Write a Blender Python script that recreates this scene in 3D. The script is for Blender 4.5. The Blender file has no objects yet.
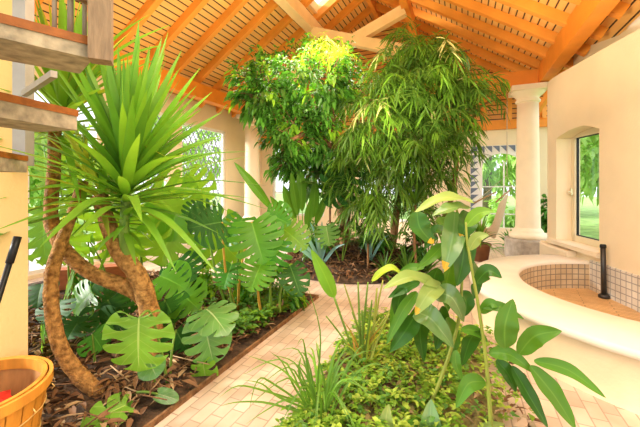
import bpy, bmesh, math, random
from mathutils import Vector, Matrix
R = random.Random(7)
PI = math.pi
scn = bpy.context.scene
COL = scn.collection
V = Vector
EYE, F, HX, HY = 1.35, 330.0, 320.0, 185.0

def P(px, py, d):                      # a measured picture point at depth d -> metres in the room
    return V(((px - HX) / F * d, d, EYE - (py - HY) / F * d))

TH = math.radians(23.4)
CT, ST = math.cos(TH), math.sin(TH)
def W(a, b, z=0.0):                    # building axes (a across, b along the ridge) -> world
    return V((a * CT + b * ST, -a * ST + b * CT, z))
AX, BX = V((CT, -ST, 0)), V((ST, CT, 0))

# ------------------------------------------------------------------ materials
def new_mat(name):
    m = bpy.data.materials.new(name); m.use_nodes = True
    nt = m.node_tree; nt.nodes.clear()
    out = nt.nodes.new('ShaderNodeOutputMaterial')
    return m, nt, out
def nd(nt, t, **kw):
    n = nt.nodes.new(t)
    for k, v in kw.items():
        if k.startswith('i_'):
            n.inputs[k[2:].replace('_', ' ')].default_value = v
        else: setattr(n, k, v)
    return n
def ln(nt, a, b): nt.links.new(a, b)
def c4(c): return (c[0], c[1], c[2], 1)
def sc(c, f): return tuple(min(1, max(0, x * f)) for x in c[:3])

def pm(name, col, rough=.6, var=.25, scale=6, bump=.1, bscale=None, spec=.3, metal=0, col2=None, stretch=None, coord='Object'):
    m, nt, out = new_mat(name)
    p = nd(nt, 'ShaderNodeBsdfPrincipled'); p.inputs['Roughness'].default_value = rough
    p.inputs['Specular IOR Level'].default_value = spec; p.inputs['Metallic'].default_value = metal
    tc = nd(nt, 'ShaderNodeTexCoord'); src = tc.outputs[coord]
    if stretch:
        mp = nd(nt, 'ShaderNodeMapping'); mp.inputs['Scale'].default_value = stretch
        ln(nt, src, mp.inputs['Vector']); src = mp.outputs[0]
    nz = nd(nt, 'ShaderNodeTexNoise'); nz.inputs['Scale'].default_value = scale; nz.inputs['Detail'].default_value = 5
    ln(nt, src, nz.inputs['Vector'])
    rp = nd(nt, 'ShaderNodeValToRGB')
    rp.color_ramp.elements[0].position = .3; rp.color_ramp.elements[1].position = .7
    rp.color_ramp.elements[0].color = c4(sc(col, 1 - var)); rp.color_ramp.elements[1].color = c4(col2 or sc(col, 1 + var * .6))
    ln(nt, nz.outputs['Fac'], rp.inputs['Fac']); ln(nt, rp.outputs['Color'], p.inputs['Base Color'])
    if bump:
        nb = nd(nt, 'ShaderNodeTexNoise'); nb.inputs['Scale'].default_value = bscale or scale * 4; nb.inputs['Detail'].default_value = 4
        ln(nt, src, nb.inputs['Vector'])
        bp = nd(nt, 'ShaderNodeBump'); bp.inputs['Strength'].default_value = bump; bp.inputs['Distance'].default_value = .02
        ln(nt, nb.outputs['Fac'], bp.inputs['Height']); ln(nt, bp.outputs[0], p.inputs['Normal'])
    ln(nt, p.outputs[0], out.inputs['Surface'])
    return m

def leaf_mat(name, col, vein=None, trans=.4, rough=.42, veins=7.0, tcol=None, var=.3, spec=.35, mid=.07):
    m, nt, out = new_mat(name)
    at = nd(nt, 'ShaderNodeAttribute', attribute_name='lf')
    sp = nd(nt, 'ShaderNodeSeparateXYZ'); ln(nt, at.outputs['Vector'], sp.inputs[0])
    tc = nd(nt, 'ShaderNodeTexCoord')
    nz = nd(nt, 'ShaderNodeTexNoise'); nz.inputs['Scale'].default_value = 5; nz.inputs['Detail'].default_value = 3
    ln(nt, tc.outputs['Object'], nz.inputs['Vector'])
    ad = nd(nt, 'ShaderNodeMath', operation='ADD'); ln(nt, nz.outputs['Fac'], ad.inputs[0]); ln(nt, sp.outputs['Z'], ad.inputs[1])
    rp = nd(nt, 'ShaderNodeValToRGB')
    rp.color_ramp.elements[0].position = .45; rp.color_ramp.elements[1].position = 1.3 if False else 1.0
    rp.color_ramp.elements[0].color = c4(sc(col, 1 - var)); rp.color_ramp.elements[1].color = c4(sc(col, 1 + var))
    ln(nt, ad.outputs[0], rp.inputs['Fac'])
    # midrib + side veins
    lt = nd(nt, 'ShaderNodeMath', operation='LESS_THAN'); lt.inputs[1].default_value = mid
    ln(nt, sp.outputs['X'], lt.inputs[0])
    m1 = nd(nt, 'ShaderNodeMath', operation='MULTIPLY'); m1.inputs[1].default_value = veins; ln(nt, sp.outputs['Y'], m1.inputs[0])
    m2 = nd(nt, 'ShaderNodeMath', operation='MULTIPLY_ADD'); m2.inputs[1].default_value = -veins * .16
    ln(nt, sp.outputs['X'], m2.inputs[0]); ln(nt, m1.outputs[0], m2.inputs[2])
    fr = nd(nt, 'ShaderNodeMath', operation='FRACT'); ln(nt, m2.outputs[0], fr.inputs[0])
    l2 = nd(nt, 'ShaderNodeMath', operation='LESS_THAN'); l2.inputs[1].default_value = .09; ln(nt, fr.outputs[0], l2.inputs[0])
    m3 = nd(nt, 'ShaderNodeMath', operation='MULTIPLY'); m3.inputs[1].default_value = .35; ln(nt, l2.outputs[0], m3.inputs[0])
    mx = nd(nt, 'ShaderNodeMath', operation='MAXIMUM'); ln(nt, lt.outputs[0], mx.inputs[0]); ln(nt, m3.outputs[0], mx.inputs[1])
    m4 = nd(nt, 'ShaderNodeMath', operation='MULTIPLY'); m4.inputs[1].default_value = .75; ln(nt, mx.outputs[0], m4.inputs[0])
    mc = nd(nt, 'ShaderNodeMix', data_type='RGBA'); ln(nt, m4.outputs[0], mc.inputs['Factor'])
    ln(nt, rp.outputs['Color'], mc.inputs['A']); mc.inputs['B'].default_value = c4(vein or (min(1, col[0] * 2.2 + .05), min(1, col[1] * 1.7 + .05), col[2] * 1.5 + .02))
    p = nd(nt, 'ShaderNodeBsdfPrincipled'); p.inputs['Roughness'].default_value = rough; p.inputs['Specular IOR Level'].default_value = spec
    ln(nt, mc.outputs['Result'], p.inputs['Base Color'])
    tr = nd(nt, 'ShaderNodeBsdfTranslucent')
    if tcol is None: tcol = (min(1, col[0] * 1.9 + .03), min(1, col[1] * 1.7 + .03), col[2] * .8)
    tm = nd(nt, 'ShaderNodeMix', data_type='RGBA', blend_type='MULTIPLY'); tm.inputs['Factor'].default_value = 0.0
    tm.inputs['A'].default_value = c4(tcol); ln(nt, tm.outputs['Result'], tr.inputs['Color'])
    ms = nd(nt, 'ShaderNodeMixShader'); ms.inputs[0].default_value = trans
    ln(nt, p.outputs[0], ms.inputs[1]); ln(nt, tr.outputs[0], ms.inputs[2]); ln(nt, ms.outputs[0], out.inputs['Surface'])
    return m

def board_mat(name, col, pitch=.115, gap=.021, axis='X', gapcol=(.06, .022, .008)):
    m, nt, out = new_mat(name)
    p = nd(nt, 'ShaderNodeBsdfPrincipled'); p.inputs['Roughness'].default_value = .5
    tc = nd(nt, 'ShaderNodeTexCoord'); sp = nd(nt, 'ShaderNodeSeparateXYZ'); ln(nt, tc.outputs['Object'], sp.inputs[0])
    d = nd(nt, 'ShaderNodeMath', operation='DIVIDE'); d.inputs[1].default_value = pitch; ln(nt, sp.outputs[axis], d.inputs[0])
    fr = nd(nt, 'ShaderNodeMath', operation='FRACT'); ln(nt, d.outputs[0], fr.inputs[0])
    fl = nd(nt, 'ShaderNodeMath', operation='FLOOR'); ln(nt, d.outputs[0], fl.inputs[0])
    wn = nd(nt, 'ShaderNodeTexWhiteNoise', noise_dimensions='1D'); ln(nt, fl.outputs[0], wn.inputs['W'])
    mp = nd(nt, 'ShaderNodeMapping'); mp.inputs['Scale'].default_value = (14, 1.5, 14) if axis == 'X' else (1.5, 14, 14)
    ln(nt, tc.outputs['Object'], mp.inputs[0])
    nz = nd(nt, 'ShaderNodeTexNoise'); nz.inputs['Scale'].default_value = 1.5; ln(nt, mp.outputs[0], nz.inputs['Vector'])
    av = nd(nt, 'ShaderNodeMath', operation='ADD'); ln(nt, wn.outputs['Value'], av.inputs[0]); ln(nt, nz.outputs['Fac'], av.inputs[1])
    hf = nd(nt, 'ShaderNodeMath', operation='MULTIPLY'); hf.inputs[1].default_value = .5; ln(nt, av.outputs[0], hf.inputs[0])
    rp = nd(nt, 'ShaderNodeValToRGB'); rp.color_ramp.elements[0].color = c4(sc(col, .8)); rp.color_ramp.elements[1].color = c4(sc(col, 1.15))
    ln(nt, hf.outputs[0], rp.inputs['Fac'])
    lt = nd(nt, 'ShaderNodeMath', operation='LESS_THAN'); lt.inputs[1].default_value = gap / pitch; ln(nt, fr.outputs[0], lt.inputs[0])
    mc = nd(nt, 'ShaderNodeMix', data_type='RGBA'); ln(nt, lt.outputs[0], mc.inputs['Factor']); ln(nt, rp.outputs[0], mc.inputs['A'])
    mc.inputs['B'].default_value = c4(gapcol); ln(nt, mc.outputs['Result'], p.inputs['Base Color'])
    ln(nt, p.outputs[0], out.inputs['Surface'])
    return m

def tile_mat(name, c1, c2, mortar, bw, bh, ms=.006, offset=.5, rough=.35, rot=0.0, uv=False, bump=.3, spec=.4, var=1.0):
    m, nt, out = new_mat(name)
    p = nd(nt, 'ShaderNodeBsdfPrincipled'); p.inputs['Roughness'].default_value = rough; p.inputs['Specular IOR Level'].default_value = spec
    tc = nd(nt, 'ShaderNodeTexCoord'); mp = nd(nt, 'ShaderNodeMapping'); mp.inputs['Rotation'].default_value = (0, 0, rot)
    ln(nt, tc.outputs['UV' if uv else 'Object'], mp.inputs[0])
    b = nd(nt, 'ShaderNodeTexBrick'); b.offset = offset; b.inputs['Scale'].default_value = 1
    b.inputs['Brick Width'].default_value = bw; b.inputs['Row Height'].default_value = bh; b.inputs['Mortar Size'].default_value = ms
    b.inputs['Color1'].default_value = c4(c1); b.inputs['Color2'].default_value = c4(c2); b.inputs['Mortar'].default_value = c4(mortar)
    ln(nt, mp.outputs[0], b.inputs['Vector'])
    nz = nd(nt, 'ShaderNodeTexNoise'); nz.inputs['Scale'].default_value = 3.5; nz.inputs['Detail'].default_value = 6; ln(nt, mp.outputs[0], nz.inputs['Vector'])
    rp = nd(nt, 'ShaderNodeValToRGB'); rp.color_ramp.elements[0].color = c4((1 - .22 * var, 1 - .28 * var, 1 - .34 * var)); rp.color_ramp.elements[1].color = (1, 1, 1, 1)
    rp.color_ramp.elements[0].position = .3; rp.color_ramp.elements[1].position = .65
    ln(nt, nz.outputs['Fac'], rp.inputs[0])
    mx = nd(nt, 'ShaderNodeMix', data_type='RGBA', blend_type='MULTIPLY'); mx.inputs['Factor'].default_value = 1
    ln(nt, b.outputs['Color'], mx.inputs['A']); ln(nt, rp.outputs[0], mx.inputs['B']); ln(nt, mx.outputs['Result'], p.inputs['Base Color'])
    bp = nd(nt, 'ShaderNodeBump'); bp.inputs['Strength'].default_value = bump; bp.inputs['Distance'].default_value = .004; bp.invert = True
    ln(nt, b.outputs['Fac'], bp.inputs['Height']); ln(nt, bp.outputs[0], p.inputs['Normal'])
    ln(nt, p.outputs[0], out.inputs['Surface'])
    return m

def glass_mat(name, tint=(.97, .99, 1)):
    m, nt, out = new_mat(name)
    t = nd(nt, 'ShaderNodeBsdfTransparent'); t.inputs[0].default_value = c4(tint)
    g = nd(nt, 'ShaderNodeBsdfGlossy'); g.inputs['Roughness'].default_value = .03
    ms = nd(nt, 'ShaderNodeMixShader'); ms.inputs[0].default_value = .05; ln(nt, t.outputs[0], ms.inputs[1]); ln(nt, g.outputs[0], ms.inputs[2])
    ln(nt, ms.outputs[0], out.inputs['Surface'])
    return m

ORANGE = (.88, .34, .05)
M = dict(
    board=board_mat('ceiling boards', (.94, .52, .16)),
    gable=board_mat('gable boards', (.90, .42, .10), pitch=.11, axis='Z'),
    rafter=pm('honey timber', ORANGE, .5, .15, 3, .06, 30, stretch=(1, 1, 1)),
    beam=pm('orange beam timber', (.86, .30, .035), .45, .14, 3, .06, 30),
    pale=pm('skylit timber', (.93, .66, .34), .5, .1, 3, .05, 30),  # skylight falling on the timber, put into a paler base colour
    plaster=pm('cream plaster', (.88, .73, .50), .8, .05, 2.5, .12, 40, .2),
    yplaster=pm('yellow plaster', (.80, .52, .20), .8, .06, 2.5, .12, 40, .2),
    colstone=pm('column plaster', (.90, .76, .55), .55, .05, 4, .05, 60),
    plinth=pm('grey plinth stone', (.44, .38, .31), .7, .25, 14, .3),
    paver=tile_mat('pavers', (.74, .575, .44), (.56, .415, .32), (.40, .30, .23), .17, .085, .004, .5, .33, -(PI / 2 - TH)),
    whitestone=pm('rim render', (.82, .74, .61), .45, .05, 5, .08, 50, .4),
    sandstone=pm('pool side render', (.84, .66, .42), .7, .12, 3, .1, 40),
    tile=tile_mat('basin mosaic', (.72, .57, .37), (.62, .48, .30), (.27, .22, .17), .075, .075, .006, 0, .3, 0, True),
    walltile=tile_mat('wall mosaic', (.76, .70, .60), (.66, .61, .53), (.33, .31, .29), .075, .075, .006, 0, .3, 0, True),
    basinfloor=tile_mat('basin floor strips', (.86, .55, .25), (.74, .45, .19), (.42, .25, .10), .5, .05, .005, .5, .4, .55),
    white=pm('white frame paint', (.86, .84, .80), .4, .03, 3, 0),
    creamframe=pm('cream window frame', (.83, .72, .50), .4, .04, 3, 0),
    lattice=pm('grey grille paint', (.20, .20, .24), .5, .1, 5, 0),
    bluegrey=pm('blue grey tooth paint', (.16, .20, .28), .5, .15, 8, 0),
    glass=glass_mat('window glass'),
    metal=pm('dark pipe metal', (.06, .055, .05), .4, .2, 8, 0, metal=.6),
    steel=pm('grey steel', (.36, .33, .30), .5, .15, 8, .05, metal=.3),
    handle=pm('window handle metal', (.75, .66, .45), .3, .05, 8, 0, metal=.7),
    concrete=pm('tread stone', (.30, .25, .18), .8, .3, 22, .15, 60, col2=(.46, .38, .27)),
    treadwood=pm('tread timber', (.27, .085, .014), .5, .25, 5, .1, stretch=(1, 6, 6)),
    newel=pm('weathered newel wood', (.27, .18, .11), .7, .3, 9, .15, stretch=(6, 6, 1)),
    basket=pm('split wood stave', (.68, .28, .035), .55, .2, 4, .1, stretch=(6, 6, 1)),
    basketin=pm('split wood inside', (.42, .20, .06), .7, .3, 4, .1, stretch=(6, 6, 1)),
    wire=pm('basket wire', (.80, .55, .20), .4, .1, 9, 0, metal=.3),
    redcloth=pm('red cloth', (.80, .05, .03), .8, .2, 9, .2),
    black=pm('black plastic', (.012, .012, .014), .4, .1, 9, 0),
    soil=pm('dark soil', (.045, .025, .014), .9, .6, 11, .9, 30, col2=(.12, .068, .036)),
    flake=pm('bark litter', (.15, .065, .026), .8, .6, 3, .2, col2=(.30, .15, .065)),
    flakepale=pm('dry leaf litter', (.44, .29, .15), .8, .4, 3, .1),
    trunk=pm('yucca bark', (.40, .17, .04), .8, .55, 30, 1.0, 60, col2=(.66, .34, .10)),
    trunkdk=pm('brown bark', (.24, .12, .05), .85, .5, 18, .7, 40),
    caneg=pm('yellow green cane', (.30, .33, .055), .45, .25, 6, .05, stretch=(1, 1, .2)),
    stemg=pm('green stalk', (.16, .27, .035), .5, .3, 6, .05),
    stemo=pm('orange stalk', (.50, .27, .04), .5, .3, 8, .05),
    terracotta=pm('brown pot', (.20, .08, .03), .6, .3, 8, .1),
    redwood=pm('red timber', (.42, .13, .05), .55, .2, 4, .1, stretch=(1, 8, 8)),
    rope=pm('pale rope', (.62, .50, .36), .9, .2, 60, .3),
    canvas=pm('beige canvas', (.72, .53, .34), .9, .08, 30, .2),
    spreader=pm('brown spreader wood', (.45, .27, .12), .5, .2, 9, .05),
    lawn=pm('lawn', (.34, .52, .16), .9, .4, 3, .3, 60),
    terrace=pm('terrace paving', (.62, .58, .55), .8, .15, 3, .1),
    yucca=leaf_mat('yucca leaf', (.12, .31, .022), tcol=(.32, .60, .03), trans=.36, veins=0.0, var=.45, rough=.38),
    yuccadk=leaf_mat('dark yucca leaf', (.07, .22, .02), trans=.3, veins=0.0, var=.45, rough=.35),
    yuccaold=leaf_mat('yucca leaf yellow', (.34, .42, .05), trans=.4, veins=0.0, var=.4, rough=.4),
    mon=leaf_mat(mid=.03, name='monstera leaf', col=(.08, .28, .025), trans=.55, rough=.35, tcol=(.48, .80, .04)),
    monlight=leaf_mat(mid=.03, name='young monstera leaf', col=(.20, .42, .035), vein=(.50, .62, .15), trans=.3, rough=.38, veins=9),
    monpale=leaf_mat(mid=.03, name='glossy monstera leaf', col=(.12, .30, .07), vein=(.45, .55, .25), trans=.3, rough=.28, veins=9, spec=.6),
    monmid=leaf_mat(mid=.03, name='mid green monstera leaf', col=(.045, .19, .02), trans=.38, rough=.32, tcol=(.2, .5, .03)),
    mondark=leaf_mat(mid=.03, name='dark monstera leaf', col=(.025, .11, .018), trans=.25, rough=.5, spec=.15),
    ginger=leaf_mat('ginger leaf', (.058, .185, .012), (.17, .34, .04), trans=.3, rough=.3, veins=0.0, spec=.3),
    gingerdk=leaf_mat('dark ginger leaf', (.025, .10, .009), (.09, .24, .03), trans=.22, rough=.3, veins=0.0, spec=.3),
    gingerpale=leaf_mat('pale ginger leaf', (.22, .32, .07), (.40, .48, .15), trans=.22, rough=.3, veins=0.0, spec=.3),
    gingersilver=leaf_mat('silvery ginger leaf', (.10, .22, .05), (.24, .38, .12), trans=.2, rough=.22, veins=0.0, spec=.8),
    yellowleaf=leaf_mat('lime leaf', (.30, .45, .03), tcol=(.4,.5,.03), trans=.3, veins=0.0),
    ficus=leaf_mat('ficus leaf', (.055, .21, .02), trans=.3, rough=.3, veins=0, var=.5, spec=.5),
    ficuslt=leaf_mat('lit ficus leaf', (.17, .38, .025), trans=.4, rough=.35, veins=0, var=.4),  # lighter green standing for leaves lit from above
    ficusdk=leaf_mat('dark ficus leaf', (.03, .12, .015), trans=.25, rough=.25, veins=0, var=.5, spec=.6),
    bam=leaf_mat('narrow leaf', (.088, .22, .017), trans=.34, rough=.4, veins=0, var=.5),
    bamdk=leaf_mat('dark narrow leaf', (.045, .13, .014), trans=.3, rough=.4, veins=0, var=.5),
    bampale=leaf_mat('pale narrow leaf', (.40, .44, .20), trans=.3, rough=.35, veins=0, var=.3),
    spot=leaf_mat('yellowed leaf tip', (.42, .27, .015), trans=.2, veins=0, var=.3),
    lime=leaf_mat('lime young growth', (.36, .52, .04), tcol=(.45, .6, .03), trans=.35, veins=0, var=.35),
    cover=leaf_mat('ground cover leaf', (.13, .27, .02), trans=.35, veins=0, var=.5),
    coverlt=leaf_mat('light ground cover leaf', (.27, .40, .05), trans=.3, veins=0, var=.4),
    coverdk=leaf_mat('dark ground cover leaf', (.07, .20, .03), trans=.3, veins=0, var=.5),
    grass=leaf_mat('arching blade', (.085, .21, .022), trans=.35, veins=0, var=.5),
    blue=leaf_mat('cool sheen leaf', (.16, .36, .36), (.3, .5, .52), trans=.2, veins=0, var=.3),  # cool reflections on foliage, painted as a blue-grey leaf colour
    outleaf=leaf_mat('garden tree leaf', (.26, .46, .13), trans=.4, veins=0, var=.5),
    outbark=pm('garden bark', (.2, .14, .09), .9, .4, 9, .4),
)
M['bed'] = pm('moss and earth', (.18, .15, .05), .9, .5, 9, .6, 30, col2=(.34, .28, .10))

# ------------------------------------------------------------------ mesh helpers
def wloc(o):
    v = V((0, 0, 0))
    while o is not None: v = v + o.location; o = o.parent
    return v
class MB:
    def __init__(s): s.v, s.f, s.m, s.lf, s.uv = [], [], [], [], {}
    def add(s, vs, fs, mi=0, lf=None):
        o = len(s.v); s.v += [tuple(v) for v in vs]
        s.lf += lf if lf else [(1, 0, 0)] * len(vs)
        for f in fs: s.f.append([o + i for i in f]); s.m.append(mi)
    def box(s, c, ax, ay, az, mi=0):           # centre + three half-extent vectors
        c, ax, ay, az = V(c), V(ax), V(ay), V(az)
        vs = [c + ax * i + ay * j + az * k for k in (-1, 1) for j in (-1, 1) for i in (-1, 1)]
        s.add(vs, [(0, 2, 3, 1), (4, 5, 7, 6), (0, 1, 5, 4), (2, 6, 7, 3), (0, 4, 6, 2), (1, 3, 7, 5)], mi)
    def bar(s, p, q, w, h, mi=0, up=V((0, 0, 1))):
        p, q = V(p), V(q); d = (q - p); L = d.length; d.normalize()
        x = d.cross(up)
        if x.length < 1e-4: x = d.cross(V((1, 0, 0)))
        x.normalize(); y = x.cross(d)
        s.box((p + q) / 2, d * L / 2, x * w / 2, y * h / 2, mi)
    def tube(s, pts, rad, n=8, mi=0, cap=True):
        pts = [V(p) for p in pts]
        if not hasattr(rad, '__len__'): rad = [rad] * len(pts)
        vs, fs = [], []; ref = V((.31, .77, .2)).normalized(); k = len(pts)
        for i, p in enumerate(pts):
            t = (pts[min(i + 1, k - 1)] - pts[max(i - 1, 0)]).normalized()
            x = t.cross(ref); x.normalize(); y = t.cross(x)
            for j in range(n):
                a = 2 * PI * j / n
                vs.append(p + (x * math.cos(a) + y * math.sin(a)) * rad[i])
        for i in range(k - 1):
            for j in range(n):
                fs.append((i * n + j, i * n + (j + 1) % n, (i + 1) * n + (j + 1) % n, (i + 1) * n + j))
        if cap: fs += [tuple(range(n))[::-1], tuple((k - 1) * n + j for j in range(n))]
        s.add(vs, fs, mi)
    def lathe(s, prof, c, n=32, mi=0):          # prof: (r, z)
        c = V(c); vs, fs = [], []
        for r, z in prof:
            for j in range(n):
                a = 2 * PI * j / n; vs.append(c + V((r * math.cos(a), r * math.sin(a), z)))
        for i in range(len(prof) - 1):
            for j in range(n):
                fs.append((i * n + j, i * n + (j + 1) % n, (i + 1) * n + (j + 1) % n, (i + 1) * n + j))
        s.add(vs, fs, mi)
    def quads(s, rows, mi=0, lf=None):          # grid of rows
        n = len(rows[0]); vs = [p for r in rows for p in r]
        fs = [(i * n + j, i * n + j + 1, (i + 1) * n + j + 1, (i + 1) * n + j) for i in range(len(rows) - 1) for j in range(n - 1)]
        s.add(vs, fs, mi, lf)
    def build(s, name, mats, parent=None, smooth=True, origin=None, mw=None):
        me = bpy.data.meshes.new(name)
        vs = s.v
        o = V(origin) if origin is not None else (wloc(parent) if parent is not None else V((0, 0, 0)))
        vs = [(a - o.x, b - o.y, c - o.z) for a, b, c in vs]
        me.from_pydata(vs, [], s.f)
        if not isinstance(mats, (list, tuple)): mats = [mats]
        for m in mats: me.materials.append(m)
        me.polygons.foreach_set('material_index', s.m)
        me.polygons.foreach_set('use_smooth', [smooth] * len(s.f))
        at = me.attributes.new('lf', 'FLOAT_VECTOR', 'POINT')
        at.data.foreach_set('vector', [x for t in s.lf for x in t])
        if s.uv:
            ul = me.uv_layers.new(name='UVMap')
            for l in me.loops: ul.data[l.index].uv = s.uv.get(l.vertex_index, (0, 0))
        me.update()
        ob = bpy.data.objects.new(name, me); COL.objects.link(ob)
        if parent is not None:
            ob.parent = parent
        elif origin is not None: ob.location = o
        if mw is not None: ob.matrix_world = mw
        return ob

def tag(o, label=None, cat=None, group=None, kind=None):
    if label: o['label'] = label
    if cat: o['category'] = cat
    if group: o['group'] = group
    if kind: o['kind'] = kind
    return o
def empty(name, loc, label=None, cat=None, group=None, kind=None):
    o = bpy.data.objects.new(name, None); COL.objects.link(o); o.location = V(loc); o.empty_display_size = .1
    return tag(o, label, cat, group, kind)
def struct(o, label=None, cat=None):
    return tag(o, label, cat, None, 'structure')
def bez(ps, n):
    ps = [V(p) for p in ps]
    if len(ps) == 2: return [ps[0].lerp(ps[1], i / n) for i in range(n + 1)]
    out = []; k = len(ps)
    for i in range(n + 1):                      # Catmull-Rom through the points
        t = i / n * (k - 1); j = min(int(t), k - 2); u = t - j
        a, b, c, d = ps[max(j - 1, 0)], ps[j], ps[j + 1], ps[min(j + 2, k - 1)]
        out.append(.5 * ((2 * b) + (c - a) * u + (2 * a - 5 * b + 4 * c - d) * u * u + (3 * b - a - 3 * c + d) * u ** 3))
    return out
def rnd(a, b): return R.uniform(a, b)
def rv():
    while True:
        v = V((rnd(-1, 1), rnd(-1, 1), rnd(-1, 1)))
        if .05 < v.length < 1: return v

# ------------------------------------------------------------------ leaf builders
def lance(mb, ctrl, width, nrm, n=10, fold=.25, mi=0, blunt=.8, wave=0.0, cols=5, var=None):
    pts = bez(ctrl, n); nrm = V(nrm); rows, lf = [], []
    var = rnd(0, .35) if var is None else var; ph = rnd(0, 6)
    for i, p in enumerate(pts):
        s = i / n
        t = (pts[min(i + 1, n)] - pts[max(i - 1, 0)]).normalized()
        side = t.cross(nrm)
        if side.length < .05: side = t.cross(V((0, 0, 1)))
        side.normalize(); nn = side.cross(t)
        w = width / 2 * max(.015, math.sin(PI * min(1, .03 + .97 * s) ** blunt)) ** .95
        row = []
        for j in range(cols):
            x = j / (cols - 1) * 2 - 1
            row.append(p + side * (x * w) + nn * (abs(x) * w * fold + wave * w * math.sin(s * 17 + ph + (0 if x > 0 else 1.5)) * abs(x)))
            lf.append((abs(x), s, var))
        rows.append(row)
    mb.quads(rows, mi, lf)

def blade(mb, ctrl, width, nrm, n=8, fold=.3, mi=0, taper=1.0, var=None):
    pts = bez(ctrl, n); nrm = V(nrm); rows, lf = [], []; var = rnd(0, .4) if var is None else var
    for i, p in enumerate(pts):
        s = i / n; t = (pts[min(i + 1, n)] - pts[max(i - 1, 0)]).normalized()
        side = t.cross(nrm)
        if side.length < .05: side = t.cross(V((.6, .5, .3)))
        side.normalize(); nn = side.cross(t)
        w = width / 2 * (.55 + .45 * min(1, s * 4)) * max(.03, 1 - max(0, (s - .35) / .65) ** 1.4) * taper
        rows.append([p - side * w + nn * w * fold, p, p + side * w + nn * w * fold]); lf += [(1, s, var), (.3, s, var), (1, s, var)]
    mb.quads(rows, mi, lf)

def leaflet(mb, p, d, L, w, nrm, mi=0, droop=.2, fold=.2, var=None):
    d = d.normalized(); side = d.cross(nrm)
    if side.length < .05: side = d.cross(V((.3, .9, .2)))
    side.normalize(); nn = side.cross(d); var = rnd(0, .4) if var is None else var
    dn = V((0, 0, -1)) * droop * L
    m1 = p + d * L * .35 + dn * .12; m2 = p + d * L * .7 + dn * .5; tip = p + d * L + dn
    vs = [p, m1 - side * w * .45 + nn * w * fold, m1, m1 + side * w * .45 + nn * w * fold,
          m2 - side * w * .36 + nn * w * fold, m2, m2 + side * w * .36 + nn * w * fold, tip]
    fs = [(0, 2, 1), (0, 3, 2), (1, 2, 5, 4), (2, 3, 6, 5), (4, 5, 7), (5, 6, 7)]
    mb.add(vs, fs, mi, [(.3, 0, var), (1, .3, var), (.2, .3, var), (1, .3, var), (1, .7, var), (.2, .7, var), (1, .7, var), (.3, 1, var)])

def monstera(mb, base, tip, nrm, width, lobes=6, slit=.42, holes=True, droop=.15, fold=.16, mi=0, gap=1, wave=.02, seed=1):
    """a split heart-shaped blade: base = petiole end, tip = leaf tip, nrm = facing"""
    base, tip, nrm = V(base), V(tip), V(nrm).normalized()
    Y = (tip - base); L = Y.length; Y.normalize(); X = Y.cross(nrm).normalized(); N = X.cross(Y)
    rr = random.Random(seed); var = rr.uniform(0, .3); K, NT = 6, 10
    for sg in (-1, 1):
        for q in range(lobes):
            t0a, t0b = [(.12 + slit * .45 + rr.uniform(-.08, .1)) for _ in range(2)]
            closed = slit < 1 and holes and rr.random() < .65
            gm = (.17 if not holes else .21) * (1.25 if gap > 1 else 1)
            vs, lf, fs = [], [], []
            for i in range(K + 1):
                ph = i / K
                for j in range(NT + 1):
                    t = j / NT
                    g = 0
                    tt0 = t0a if ph < .5 else t0b
                    if slit < 1 and t > tt0 and not (q == 0 and ph < .5) and not (q == lobes - 1 and ph > .5):
                        u = (t - tt0) / (1 - tt0)
                        g = gm * (math.sin(PI * min(1, u * 1.12)) if closed else u ** .6)
                    s_ = (q + .5 + (ph - .5) * (1 - 2 * g)) / lobes
                    te = t * (1 - (0 if closed or slit >= 1 else .10) * abs(2 * ph - 1) ** 3 * t)
                    my = max(0, (s_ - .16) / .84) ** 1.05 * L * .97
                    ps = PI * s_
                    ex = width / 2 * max(0, math.sin(ps)) ** .72 * (1.0 if s_ < .55 else 1 - .22 * (s_ - .55) / .45) + .03 * width * (1 - s_)
                    ey = L * (.40 - .61 * math.cos(ps)) + .24 * L * math.exp(-(s_ / .07) ** 2)
                    x = ex * te; y = my + (ey - my) * te + .05 * L * math.sin(PI * te) * (1 if s_ > .2 else .3)
                    z = fold * x * .9 - droop * L * (y / L) ** 2 * (1 if y > 0 else .3) - droop * .28 * width * (x / (width / 2 + 1e-6)) ** 2
                    z += wave * L * math.sin(s_ * lobes * 2 * PI) * te
                    vs.append(base + X * (sg * x) + Y * y + N * z); lf.append((te, s_ * lobes / 7.0, var))
            for i in range(K):
                for j in range(NT):
                    a = i * (NT + 1) + j; f = (a, a + 1, a + NT + 2, a + NT + 1); fs.append(f if sg > 0 else f[::-1])
            mb.add(vs, fs, mi, lf)

def crown_sprigs(mb, centers, n, leaf, mats_w, per=10, droop=.3, spread=.16, tubes=None):
    """centers: list of (centre, (rx,ry,rz), weight); leafy twigs filling the ellipsoids, denser near the shell"""
    tot = sum(c[2] for c in centers); per_c = 4; q0 = None
    for it in range(n):
        if it % per_c == 0:
            u = rnd(0, tot)
            for c, r, w in centers:
                u -= w
                if u <= 0: break
            q = rv().normalized(); rad = rnd(.25, 1) ** .45
            p0 = c + V((q.x * r[0], q.y * r[1], q.z * r[2])) * rad
        p = p0 + rv() * min(r) * .3
        out = (q + V((0, 0, .15)) + rv() * .5).normalized()
        top = q.z
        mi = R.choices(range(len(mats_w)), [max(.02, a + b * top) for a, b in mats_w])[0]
        vv = rnd(0, .3)
        for k in range(per):
            d = (out + rv() * .9).normalized()
            pp = p + out * (k / per - .5) * spread * 1.6 + rv() * spread * .5
            leaflet(mb, pp, d + V((0, 0, -droop * .5)), leaf[0] * rnd(.7, 1.25), leaf[1] * rnd(.8, 1.2), (V((0, 0, 1)) + rv() * .6), mi, droop, .2, vv + rnd(0, .1))
        if tubes is not None and R.random() < .35: mb.tube([p - out * spread, p + out * spread * .6], [.008, .004], 5, tubes)

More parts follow.
